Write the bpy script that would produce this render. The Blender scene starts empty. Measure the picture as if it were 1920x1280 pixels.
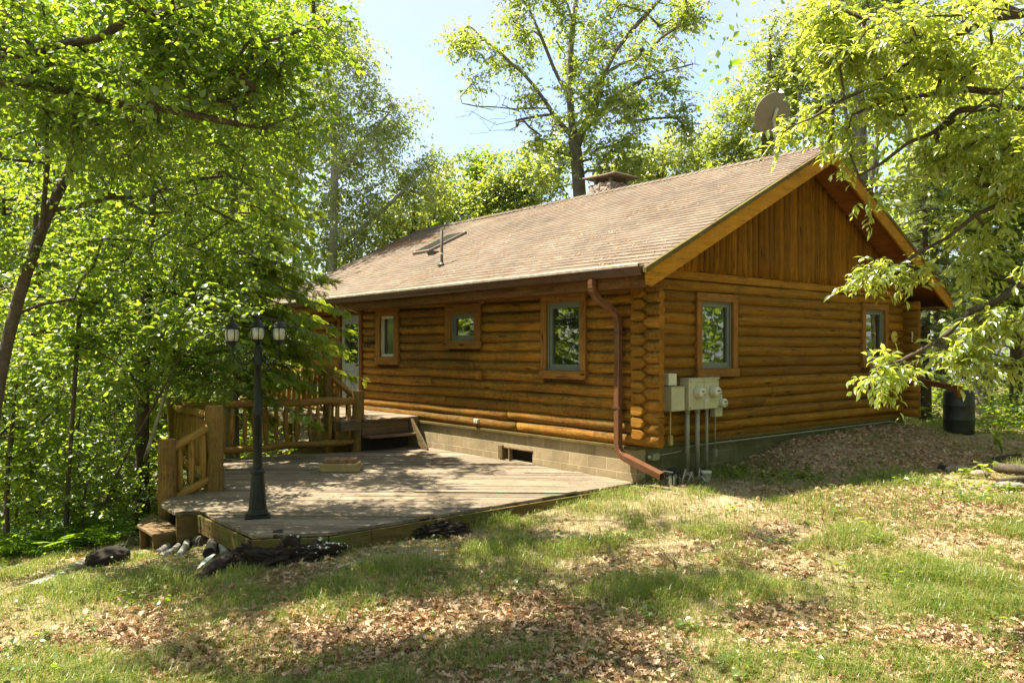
import bpy, math, random
import numpy as np
from mathutils import Vector, Matrix
random.seed(7)
RNG = np.random.default_rng(11)
SC = bpy.context.scene
COL = SC.collection
R = math.radians

# ------------------------------------------------------------------ camera
F, HY, YAW = 1505.0, 656.0, 0.88
CAM = np.array([-8.65, -7.68, 1.39])
FW = np.array([math.cos(YAW), math.sin(YAW), 0.0])
RT = np.array([math.sin(YAW), -math.cos(YAW), 0.0])
UP = np.array([0.0, 0.0, 1.0])


def at(px, py, D):
    """world point that lies D metres ahead of the camera on a line of sight"""
    return CAM + (FW + RT * (px - 960) / F + UP * (HY - py) / F) * D


cd = bpy.data.cameras.new('camera')
cam = bpy.data.objects.new('camera', cd)
COL.objects.link(cam)
cd.sensor_width = 36.0
cd.lens = F / 1920 * 36
cd.shift_y = (HY - 640) / 1920
cd.clip_start = 0.05
cd.clip_end = 3000
cam.location = CAM
cam.rotation_euler = (R(90), 0, YAW - R(90))
SC.camera = cam

# ------------------------------------------------------------------ light
SUN = np.array([-0.28, 0.45, 1.0])
SUN /= np.linalg.norm(SUN)
EL = math.asin(SUN[2])
AZ = math.atan2(SUN[0], SUN[1])
ld = bpy.data.lights.new('sun', 'SUN')
ld.energy = 5.0
ld.angle = R(0.53)
ld.color = (1.0, 0.90, 0.70)
lo = bpy.data.objects.new('sun', ld)
COL.objects.link(lo)
lo.rotation_euler = Vector(SUN).to_track_quat('Z', 'Y').to_euler()
lo.location = (0, 0, 30)

w = bpy.data.worlds.new('World')
SC.world = w
w.use_nodes = True
nt = w.node_tree
nt.nodes.clear()
out = nt.nodes.new('ShaderNodeOutputWorld')
bg = nt.nodes.new('ShaderNodeBackground')
sky = nt.nodes.new('ShaderNodeTexSky')
sky.sky_type = 'NISHITA'
sky.sun_disc = False
sky.sun_elevation = EL
sky.sun_rotation = AZ
sky.air_density = 1.2
sky.dust_density = 1.4
sky.ozone_density = 2.5
tc = nt.nodes.new('ShaderNodeTexCoord')
mp = nt.nodes.new('ShaderNodeMapping')
mp.inputs['Scale'].default_value = (1.6, 1.6, 4.2)
nz = nt.nodes.new('ShaderNodeTexNoise')
nz.inputs['Scale'].default_value = 1.5
nz.inputs['Detail'].default_value = 6
nz.inputs['Roughness'].default_value = 0.55
rp = nt.nodes.new('ShaderNodeValToRGB')
rp.color_ramp.elements[0].position = 0.36
rp.color_ramp.elements[0].color = (0.14, 0.14, 0.14, 1)
rp.color_ramp.elements[1].position = 0.66
mx = nt.nodes.new('ShaderNodeMix')
mx.data_type = 'RGBA'
mx.inputs[7].default_value = (3.25, 3.35, 3.6, 1)
nt.links.new(tc.outputs['Generated'], mp.inputs['Vector'])
nt.links.new(mp.outputs['Vector'], nz.inputs['Vector'])
nt.links.new(nz.outputs['Fac'], rp.inputs['Fac'])
nt.links.new(rp.outputs['Color'], mx.inputs[0])
nt.links.new(sky.outputs['Color'], mx.inputs[6])
nt.links.new(mx.outputs[2], bg.inputs['Color'])
bg.inputs['Strength'].default_value = 0.082
nt.links.new(bg.outputs['Background'], out.inputs['Surface'])

vs = SC.view_settings
vs.view_transform = 'Standard'
vs.look = 'None'
vs.exposure = 1.86
vs.gamma = 1
SC.render.engine = 'CYCLES'
cy = SC.cycles
cy.max_bounces = 7
cy.diffuse_bounces = 3
cy.glossy_bounces = 2
cy.transmission_bounces = 5
cy.transparent_max_bounces = 6
cy.caustics_reflective = False
cy.caustics_refractive = False
cy.use_denoising = True
cy.sample_clamp_indirect = 6


# ------------------------------------------------------------------ node helpers
class NT:
    def __init__(self, name):
        self.m = bpy.data.materials.new(name)
        self.m.use_nodes = True
        self.t = self.m.node_tree
        self.t.nodes.clear()

    def n(self, typ, props=None, **ins):
        nd = self.t.nodes.new('ShaderNode' + typ)
        for k, v in (props or {}).items():
            setattr(nd, k, v)
        for k, v in ins.items():
            key = int(k[1:]) if k[0] == 'i' and k[1:].isdigit() else k.replace('_', ' ')
            s = nd.inputs[key]
            if isinstance(v, bpy.types.NodeSocket):
                self.t.links.new(v, s)
            elif isinstance(v, bpy.types.Node):
                self.t.links.new(v.outputs[0], s)
            elif isinstance(v, (tuple, list)) and len(v) == 3 and s.type == 'RGBA':
                s.default_value = (*v, 1)
            else:
                s.default_value = v
        return nd

    def ramp(self, fac, stops):
        nd = self.t.nodes.new('ShaderNodeValToRGB')
        cr = nd.color_ramp
        while len(cr.elements) < len(stops):
            cr.elements.new(0.5)
        for e, (p, c) in zip(cr.elements, stops):
            e.position = p
            e.color = (*c, 1) if len(c) == 3 else c
        self.t.links.new(fac, nd.inputs[0])
        return nd.outputs[0]

    def mix(self, f, a, b, mode='MIX'):
        nd = self.n('Mix', {'data_type': 'RGBA', 'blend_type': mode})
        for s, v in ((0, f), (6, a), (7, b)):
            if isinstance(v, bpy.types.NodeSocket):
                self.t.links.new(v, nd.inputs[s])
            elif s == 0:
                nd.inputs[0].default_value = v
            else:
                nd.inputs[s].default_value = (*v, 1)
        return nd.outputs[2]

    def math(self, op, a, b=0.0, clamp=False):
        nd = self.n('Math', {'operation': op, 'use_clamp': clamp}, i0=a, i1=b)
        return nd.outputs[0]

    def noise(self, vec, scale, detail=4, rough=0.55, dist=0.0):
        return self.n('TexNoise', Vector=vec, Scale=scale, Detail=detail, Roughness=rough, Distortion=dist).outputs['Fac']

    def mapping(self, vec, scale):
        return self.n('Mapping', Vector=vec, Scale=scale).outputs[0]

    def coord(self, which='Object'):
        return self.n('TexCoord').outputs[which]

    def rnd(self):
        return self.n('NewGeometry').outputs['Random Per Island']

    def bump(self, h, strength=0.3, dist=0.02):
        return self.n('Bump', Height=h, Strength=strength, Distance=dist).outputs[0]

    def pbr(self, color, rough=0.7, normal=None, metallic=0.0, spec=0.5, **kw):
        p = self.n('BsdfPrincipled')
        for k, v in (('Base Color', color), ('Roughness', rough), ('Metallic', metallic), ('Specular IOR Level', spec), ('Normal', normal)):
            if v is None:
                continue
            s = p.inputs[k]
            if isinstance(v, bpy.types.NodeSocket):
                self.t.links.new(v, s)
            elif isinstance(v, (tuple, list)):
                s.default_value = (*v, 1)
            else:
                s.default_value = v
        return self.done(p.outputs[0])

    def done(self, sh):
        o = self.n('OutputMaterial')
        self.t.links.new(sh, o.inputs['Surface'])
        return self.m


def wood(name, c_lo, c_mid, c_hi, grime=0.0, grime_col=(0.02, 0.018, 0.012), rough=0.75, su=0.9, sv=14, knots=True, green=0.0, mildew=0.0, bump=0.4, spec=0.15):
    t = NT(name)
    uv = t.coord('UV')
    ob = t.coord('Object')
    g = t.noise(t.mapping(uv, (su, sv, 1)), 1.6, 6, 0.6, 0.6)
    g2 = t.noise(t.mapping(uv, (su * 3, sv * 4, 1)), 2.0, 4, 0.6)
    col = t.ramp(g, [(0.28, c_lo), (0.5, c_mid), (0.74, c_hi)])
    r = t.rnd()
    col = t.mix(1.0, col, t.ramp(r, [(0, (0.62, 0.60, 0.58)), (0.5, (0.95, 0.95, 0.95)), (1, (1.22, 1.16, 1.08))]), 'MULTIPLY')
    col = t.mix(t.math('MULTIPLY', t.ramp(g2, [(0.32, (1, 1, 1)), (0.5, (0, 0, 0))]), 0.45), col, tuple(x * 0.45 for x in c_lo))
    blot = t.noise(ob, 1.7, 4, 0.6)
    col = t.mix(t.ramp(blot, [(0.4, (0, 0, 0)), (0.72, (0.5, 0.5, 0.5))]), col, c_lo)
    if knots:
        v = t.n('TexVoronoi', {'feature': 'F1'}, Vector=t.mapping(uv, (1.1, 5.5, 1)), Scale=1.0).outputs['Distance']
        col = t.mix(t.ramp(v, [(0.06, (0.95, 0.95, 0.95)), (0.14, (0, 0, 0))]), col, tuple(x * 0.22 for x in c_lo))
    cr = t.noise(t.mapping(uv, (0.55, 17, 1)), 1.0, 3, 0.6, 0.4)
    cm = t.ramp(cr, [(0.485, (0, 0, 0)), (0.5, (1, 1, 1)), (0.515, (0, 0, 0))])
    cm = t.math('MULTIPLY', cm, t.ramp(t.noise(ob, 3.1, 2), [(0.48, (0, 0, 0)), (0.58, (0.85, 0.85, 0.85))]))
    col = t.mix(cm, col, tuple(x * 0.12 for x in c_lo))
    if grime:
        s = t.noise(ob, 22, 5, 0.75)
        b = t.noise(t.mapping(ob, (1, 1, 2.2)), 1.1, 4, 0.65)
        m = t.math('MULTIPLY', t.ramp(s, [(0.42, (0, 0, 0)), (0.66, (1, 1, 1))]), t.ramp(b, [(0.36, (0, 0, 0)), (0.62, (1, 1, 1))]))
        col = t.mix(t.math('MULTIPLY', m, grime), col, grime_col)
    if mildew:
        nzz = t.n('SeparateXYZ', Vector=t.n('NewGeometry').outputs['Normal']).outputs[2]
        e = t.math('ADD', nzz, t.math('MULTIPLY', t.math('SUBTRACT', t.noise(ob, 6, 5, 0.7), 0.5), 1.3))
        col = t.mix(t.math('MULTIPLY', t.ramp(e, [(0.28, (0, 0, 0)), (0.62, (1, 1, 1))]), mildew), col, (0.022, 0.019, 0.009))
    if green:
        b = t.noise(ob, 2.3, 4, 0.6)
        col = t.mix(t.math('MULTIPLY', t.ramp(b, [(0.45, (0, 0, 0)), (0.7, (1, 1, 1))]), green), col, (0.10, 0.12, 0.03))
    bm = t.bump(t.math('SUBTRACT', t.math('ADD', g, t.math('MULTIPLY', g2, 0.6)), cm), bump, 0.012)
    return t.pbr(col, rough, bm, spec=spec)


def leafmat(name, cols, trans, tw=0.5, gloss=0.07, rough=0.38):
    t = NT(name)
    r = t.rnd()
    n = len(cols)
    c = t.ramp(r, [(i / max(1, n - 1), k) for i, k in enumerate(cols)])
    k = t.ramp(r, [(i / max(1, len(trans) - 1), q) for i, q in enumerate(trans)])
    d = t.n('BsdfDiffuse', Color=c)
    tr = t.n('BsdfTranslucent', Color=k)
    m = t.n('MixShader', Fac=tw, i1=d.outputs[0], i2=tr.outputs[0])
    gl = t.n('BsdfGlossy', Color=(0.9, 0.95, 1.0), Roughness=rough)
    m2 = t.n('MixShader', Fac=gloss, i1=m.outputs[0], i2=gl.outputs[0])
    return t.done(m2.outputs[0])


def plain(name, c, rough=0.6, metallic=0.0, var=0.25, scale=6, bump=0.1, spec=0.5, spots=None):
    t = NT(name)
    ob = t.coord()
    n = t.noise(ob, scale, 5, 0.6)
    lo = tuple(x * (1 - var) for x in c)
    hi = tuple(min(1, x * (1 + var)) for x in c)
    col = t.ramp(n, [(0.3, lo), (0.7, hi)])
    if spots:
        s = t.noise(ob, scale * 3.3, 5, 0.7)
        col = t.mix(t.ramp(s, [(0.52, (0, 0, 0)), (0.68, (0.8, 0.8, 0.8))]), col, spots)
    return t.pbr(col, rough, t.bump(t.noise(ob, scale * 8, 3, 0.6), bump, 0.01) if bump else None, metallic, spec)


M = {}
M['log'] = wood('log_front', (0.1887, 0.08341, 0.01139), (0.3231, 0.1469, 0.02024), (0.4489, 0.2229, 0.03479), grime=0.8, green=0.25, mildew=0.55)
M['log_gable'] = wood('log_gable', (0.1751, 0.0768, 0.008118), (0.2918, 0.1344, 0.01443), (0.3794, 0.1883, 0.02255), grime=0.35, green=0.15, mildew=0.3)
M['log_end'] = wood('log_end', (0.177, 0.07287, 0.007312), (0.2544, 0.1121, 0.01317), (0.3043, 0.1513, 0.02049), su=6, sv=6, knots=False)
M['slab'] = wood('gable_slab', (0.1398, 0.05866, 0.004609), (0.2464, 0.1078, 0.008231), (0.3286, 0.1552, 0.01219), grime=0.25)
M['barge'] = wood('barge_wood', (0.2527, 0.1157, 0.009504), (0.3706, 0.1757, 0.01512), (0.4549, 0.2313, 0.0216), grime=0.15, knots=False, bump=0.12)
M['trim'] = wood('trim_wood', (0.1557, 0.07189, 0.01875), (0.2549, 0.125, 0.03126), (0.3258, 0.1718, 0.04688), grime=0.4, bump=0.15)
M['soffit'] = wood('soffit_ply', (0.1688, 0.06187, 0.01406), (0.2363, 0.09277, 0.01969), (0.27, 0.1181, 0.02812), su=0.6, sv=3, knots=False, bump=0.08)
M['fascia'] = wood('fascia_wood', (0.1071, 0.04318, 0.01285), (0.1807, 0.0766, 0.02249), (0.2411, 0.1114, 0.03535), grime=0.7)
M['rail'] = wood('railing_log', (0.207, 0.1144, 0.03057), (0.3414, 0.1962, 0.0524), (0.4657, 0.2941, 0.08732), grime=0.5, green=0.2)
M['post'] = wood('post_log', (0.1524, 0.08491, 0.02675), (0.2455, 0.1475, 0.04586), (0.3387, 0.2145, 0.07644), grime=0.6, green=0.35, sv=20)
M['deck'] = wood('deck_board', (0.151, 0.115, 0.08494), (0.2485, 0.2049, 0.155), (0.3549, 0.31, 0.2399), grime=0.45, su=0.7, sv=26, rough=0.85, bump=0.5, spec=0.15)
M['deck_edge'] = wood('deck_edge', (0.07013, 0.04781, 0.01912), (0.1275, 0.08925, 0.03188), (0.1913, 0.1339, 0.051), grime=0.6, green=0.7, su=0.7, sv=10)
M['step'] = wood('step_wood', (0.09, 0.06, 0.036), (0.15, 0.102, 0.06), (0.216, 0.156, 0.096), grime=0.5, green=0.3, su=0.7, sv=16)
M['sash'] = plain('sage_paint', (0.1323, 0.1549, 0.1254), 0.5, var=0.12, bump=0.05)
M['door'] = plain('door_paint', (0.225, 0.2625, 0.2475), 0.5, var=0.1, bump=0.05)
M['copper'] = plain('brown_metal', (0.1786, 0.08167, 0.04368), 0.32, metallic=0.35, var=0.18, bump=0.03)
M['gutter'] = plain('gutter_metal', (0.115, 0.056, 0.034), 0.38, metallic=0.3, var=0.2, bump=0.03)
M['meter'] = plain('meter_paint', (0.432, 0.4203, 0.2912), 0.5, var=0.1, bump=0.04)
M['conduit'] = plain('conduit_pvc', (0.2338, 0.2338, 0.1683), 0.55, var=0.2, bump=0.05)
M['meter_glass'] = plain('meter_cover', (0.55, 0.55, 0.46), 0.12, var=0.1, bump=0.0)
M['black'] = plain('black_iron', (0.011, 0.014, 0.013), 0.5, var=0.35, scale=14, bump=0.15, spec=0.3)
M['barrel'] = plain('barrel_plastic', (0.01575, 0.0189, 0.0144), 0.6, var=0.4, bump=0.15)
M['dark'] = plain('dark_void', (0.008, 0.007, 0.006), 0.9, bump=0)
M['dish'] = plain('dish_paint', (0.20, 0.175, 0.13), 0.6, var=0.12)
M['pipe'] = plain('vent_pipe_metal', (0.06, 0.045, 0.035), 0.6, var=0.3)
M['skylight'] = plain('skylight_metal', (0.16, 0.125, 0.10), 0.5, var=0.2)
M['white'] = plain('white_plastic', (0.527, 0.527, 0.4675), 0.5, var=0.1)
M['bulb'] = plain('flood_bulb', (0.66, 0.62, 0.45), 0.25, var=0.06, bump=0)
M['yellow'] = plain('yellow_disc', (0.55, 0.40, 0.09), 0.5, var=0.1)
M['cap'] = plain('flagstone', (0.198, 0.1488, 0.108), 0.85, var=0.3, bump=0.4)
M['bark'] = plain('bark', (0.068, 0.0496, 0.032), 0.9, var=0.45, scale=9, bump=0.9, spots=(0.12, 0.112, 0.088))
M['bark_grey'] = plain('bark_grey', (0.1575, 0.1387, 0.1125), 0.9, var=0.4, scale=8, bump=0.9, spots=(0.0675, 0.05625, 0.04125))
M['bark_pale'] = plain('bark_pale', (0.36, 0.33, 0.27), 0.85, var=0.3, scale=5, bump=0.5, spots=(0.12, 0.10, 0.08))
M['birch'] = plain('birch_bark', (0.3024, 0.294, 0.264), 0.8, var=0.3, scale=14, bump=0.4, spots=(0.0648, 0.056, 0.0462))
M['rot'] = plain('rotten_wood', (0.022, 0.014, 0.010), 0.95, var=0.6, scale=11, bump=1.0)
M['soil'] = plain('dark_soil', (0.032, 0.021, 0.015), 0.95, var=0.6, scale=16, bump=1.0)
M['lichen'] = plain('pale_lichen', (0.42, 0.47, 0.42), 0.9, var=0.2, scale=30, bump=0.6)
M['tan_brick'] = plain('tan_brick', (0.3375, 0.2475, 0.12), 0.85, var=0.2, scale=14, bump=0.4)
M['brown_brick'] = plain('brown_brick', (0.22, 0.125, 0.07), 0.85, var=0.25, scale=14, bump=0.4)
M['concrete'] = plain('old_concrete', (0.221, 0.186, 0.15), 0.9, var=0.3, scale=8, bump=0.6)

# stone chimney
t = NT('chimney_stone')
ob = t.coord()
v = t.n('TexVoronoi', {'feature': 'DISTANCE_TO_EDGE'}, Vector=ob, Scale=4.5).outputs['Distance']
vc = t.n('TexVoronoi', {'feature': 'F1'}, Vector=ob, Scale=4.5).outputs['Color']
col = t.mix(t.math('MULTIPLY', t.n('SeparateColor', Color=vc).outputs[0], 0.5), t.ramp(t.noise(ob, 7, 5), [(0.3, (0.20, 0.145, 0.11)), (0.7, (0.42, 0.35, 0.30))]), (0.34, 0.24, 0.19))
col = t.mix(t.ramp(v, [(0.02, (1, 1, 1)), (0.06, (0, 0, 0))]), col, (0.16, 0.13, 0.11))
M['stone'] = t.pbr(col, 0.9, t.bump(t.math('ADD', t.ramp(v, [(0, (0, 0, 0)), (0.12, (1, 1, 1))]), t.noise(ob, 14, 4)), 0.8, 0.04))

# block foundation
def block_mat(name, c1, c2, mort, stain, s0):
    t = NT(name)
    uv = t.coord('UV')
    br = t.n('TexBrick', {'offset': 0.5}, Vector=uv, Color1=c1, Color2=c2, Mortar=mort, Scale=1.0, Mortar_Size=0.008, Mortar_Smooth=0.3, Brick_Width=0.40, Row_Height=0.185)
    ob = t.coord()
    st = t.noise(ob, 2.0, 5, 0.65)
    col = t.mix(t.ramp(st, [(s0, (0, 0, 0)), (s0 + 0.28, (0.75, 0.75, 0.75))]), br.outputs[0], stain)
    col = t.mix(0.45, col, t.ramp(t.noise(ob, 9, 5, 0.7), [(0.3, (0.35, 0.35, 0.35)), (0.7, (0.65, 0.65, 0.65))]), 'OVERLAY')
    return t.pbr(col, 0.9, t.bump(t.math('ADD', t.math('MULTIPLY', br.outputs['Fac'], -1.2), t.noise(ob, 60, 3)), 0.5, 0.01))


M['block'] = block_mat('block_foundation', (0.36, 0.28, 0.17), (0.27, 0.205, 0.12), (0.42, 0.35, 0.23), (0.15, 0.12, 0.06), 0.44)  # long side: sunlit warmth put into the block colour
M['block_shade'] = block_mat('shaded_block', (0.15, 0.13, 0.07), (0.11, 0.10, 0.05), (0.19, 0.17, 0.10), (0.06, 0.065, 0.02), 0.36)  # gable side: its shade put into a darker, greener block colour

# shingles
t = NT('roof_shingles')
uv = t.coord('UV')
ob = t.coord()
br = t.n('TexBrick', {'offset': 0.37, 'offset_frequency': 2, 'squash': 0.8, 'squash_frequency': 3}, Vector=uv, Color1=(0.185, 0.154, 0.126), Color2=(0.125, 0.102, 0.083), Mortar=(0.085, 0.062, 0.048), Scale=1.0, Mortar_Size=0.004, Mortar_Smooth=0.2, Bias=-0.1, Brick_Width=0.24, Row_Height=0.14)
n1 = t.noise(ob, 0.9, 5, 0.6)
n2 = t.noise(ob, 45, 3, 0.7)
col = t.mix(0.5, br.outputs[0], t.ramp(n1, [(0.32, (0.30, 0.28, 0.27)), (0.68, (0.64, 0.61, 0.56))]), 'OVERLAY')
col = t.mix(0.4, col, t.ramp(n2, [(0.3, (0.3, 0.3, 0.3)), (0.7, (0.7, 0.7, 0.7))]), 'OVERLAY')
deb = t.noise(t.mapping(ob, (1, 1, 1)), 13, 5, 0.8)
big = t.noise(ob, 1.5, 4, 0.6)
dm = t.math('MULTIPLY', t.ramp(deb, [(0.53, (0, 0, 0)), (0.62, (1, 1, 1))]), t.ramp(big, [(0.36, (0, 0, 0)), (0.62, (1, 1, 1))]))
col = t.mix(dm, col, (0.20, 0.105, 0.05))
M['shingle'] = t.pbr(col, 0.92, t.bump(t.math('ADD', t.math('MULTIPLY', br.outputs['Fac'], -0.6), n2), 0.5, 0.012), spec=0.2)

# glass panes of the windows: dark rooms behind reflecting glass
t = NT('window_glass')
ob = t.coord()
wob = t.bump(t.noise(ob, 2.5, 2), 0.05, 0.02)
g = t.n('BsdfGlossy', Color=(0.95, 1.0, 0.92), Roughness=0.02, Normal=wob)
d = t.n('BsdfDiffuse', Color=(0.012, 0.014, 0.012))
M['glass'] = t.done(t.n('MixShader', Fac=0.26, i1=d.outputs[0], i2=g.outputs[0]).outputs[0])
t = NT('screened_glass')
g = t.n('BsdfGlossy', Color=(0.9, 0.95, 0.9), Roughness=0.12)
d = t.n('BsdfDiffuse', Color=(0.030, 0.030, 0.026))
M['screen'] = t.done(t.n('MixShader', Fac=0.14, i1=d.outputs[0], i2=g.outputs[0]).outputs[0])
t = NT('lantern_glass')
ob = t.coord()
rip = t.noise(ob, 30, 3)
d = t.n('BsdfDiffuse', Color=t.ramp(rip, [(0.3, (0.36, 0.38, 0.30)), (0.7, (0.62, 0.63, 0.54))]))
tr = t.n('BsdfTranslucent', Color=(0.72, 0.74, 0.60))
m1 = t.n('MixShader', Fac=0.5, i1=d.outputs[0], i2=tr.outputs[0])
g = t.n('BsdfGlossy', Color=(1, 1, 1), Roughness=0.08, Normal=t.bump(rip, 0.3, 0.01))
M['lamp_glass'] = t.done(t.n('MixShader', Fac=0.15, i1=m1.outputs[0], i2=g.outputs[0]).outputs[0])

# ground
t = NT('ground')
ob = t.coord()
n1 = t.noise(ob, 0.55, 6, 0.62)
n2 = t.noise(ob, 5, 6, 0.7)
n3 = t.noise(ob, 42, 4, 0.7)
col = t.ramp(t.math('ADD', t.math('MULTIPLY', n2, 0.6), t.math('MULTIPLY', t.noise(ob, 19, 5, 0.75), 0.4)), [(0.34, (0.12, 0.08, 0.05)), (0.47, (0.27, 0.195, 0.125)), (0.6, (0.42, 0.33, 0.225))])
col = t.mix(t.ramp(n1, [(0.42, (0, 0, 0)), (0.62, (0.6, 0.6, 0.6))]), col, (0.13, 0.135, 0.045))
col = t.mix(0.55, col, t.ramp(n3, [(0.3, (0.25, 0.25, 0.25)), (0.7, (0.72, 0.72, 0.72))]), 'OVERLAY')
M['ground'] = t.pbr(col, 0.95, t.bump(t.math('ADD', n2, n3), 0.8, 0.03), spec=0.1)

t = NT('lake_water')
ob = t.coord()
M['water'] = t.pbr((0.10, 0.17, 0.24), 0.08, t.bump(t.noise(ob, 0.8, 4), 0.25, 0.2))

# foliage
M['leaf_left'] = leafmat('leaf_broad', [(0.045, 0.095, 0.012), (0.075, 0.14, 0.017), (0.11, 0.175, 0.022)], [(0.17, 0.30, 0.012), (0.30, 0.45, 0.02), (0.48, 0.58, 0.035)], 0.56, 0.05)
M['leaf_right'] = leafmat('leaf_spring', [(0.1, 0.17, 0.0288), (0.14, 0.21, 0.0352), (0.19, 0.25, 0.048)], [(0.46, 0.56, 0.048), (0.6, 0.68, 0.072), (0.74, 0.76, 0.112)], 0.58, 0.08, 0.3)
M['leaf_oak'] = leafmat('leaf_oak', [(0.09844, 0.163, 0.0322), (0.1389, 0.2095, 0.04025), (0.1969, 0.2562, 0.06325)], [(0.3474, 0.4657, 0.04025), (0.5096, 0.6054, 0.0575), (0.6485, 0.6985, 0.092)], 0.55, 0.07, 0.35)
M['leaf_birch'] = leafmat('leaf_birch', [(0.132, 0.18, 0.044), (0.18, 0.24, 0.0605), (0.264, 0.312, 0.099)], [(0.432, 0.528, 0.066), (0.576, 0.66, 0.088), (0.696, 0.744, 0.143)], 0.54, 0.09, 0.3)
M['leaf_wood'] = leafmat('leaf_woodland', [(0.055, 0.11, 0.016), (0.09, 0.15, 0.022), (0.13, 0.19, 0.03)], [(0.22, 0.37, 0.02), (0.36, 0.50, 0.03), (0.54, 0.62, 0.05)], 0.55, 0.05)
M['cedar'] = leafmat('cedar_spray', [(0.1141, 0.1973, 0.0198), (0.1776, 0.2664, 0.02574), (0.2791, 0.3354, 0.03465)], [(0.2537, 0.3749, 0.0198), (0.4313, 0.5327, 0.0297), (0.6344, 0.671, 0.0396)], 0.5, 0.02, 0.5)
M['pine'] = leafmat('conifer_needle', [(0.08, 0.115, 0.045), (0.12, 0.155, 0.065), (0.16, 0.19, 0.09)], [(0.15, 0.20, 0.05), (0.22, 0.27, 0.08), (0.30, 0.34, 0.11)], 0.4, 0.06, 0.4)
M['fern'] = leafmat('fern_frond', [(0.05, 0.12, 0.015), (0.09, 0.18, 0.02)], [(0.20, 0.36, 0.02), (0.36, 0.52, 0.03)], 0.5, 0.04)
M['grass'] = leafmat('grass_blade', [(0.054, 0.1219, 0.0133), (0.0864, 0.1696, 0.019), (0.1404, 0.212, 0.0285), (0.2916, 0.2862, 0.08075), (0.4752, 0.3922, 0.1805)], [(0.1512, 0.2862, 0.01425), (0.2376, 0.3816, 0.019), (0.3456, 0.4558, 0.0285), (0.432, 0.4134, 0.095), (0.4968, 0.4134, 0.171)], 0.46, 0.04)
M['litter'] = leafmat('dry_leaf', [(0.1544, 0.08892, 0.0462), (0.297, 0.1897, 0.11), (0.4514, 0.3201, 0.2035), (0.594, 0.4624, 0.319), (0.3683, 0.1778, 0.077)], [(0.1663, 0.08299, 0.033), (0.3089, 0.1778, 0.077), (0.4277, 0.2845, 0.143), (0.499, 0.3557, 0.198), (0.4039, 0.1778, 0.055)], 0.25, 0.03, 0.5)


# ------------------------------------------------------------------ mesh builder
def unit(a):
    a = np.asarray(a, float)
    return a / (np.linalg.norm(a) + 1e-12)


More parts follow.
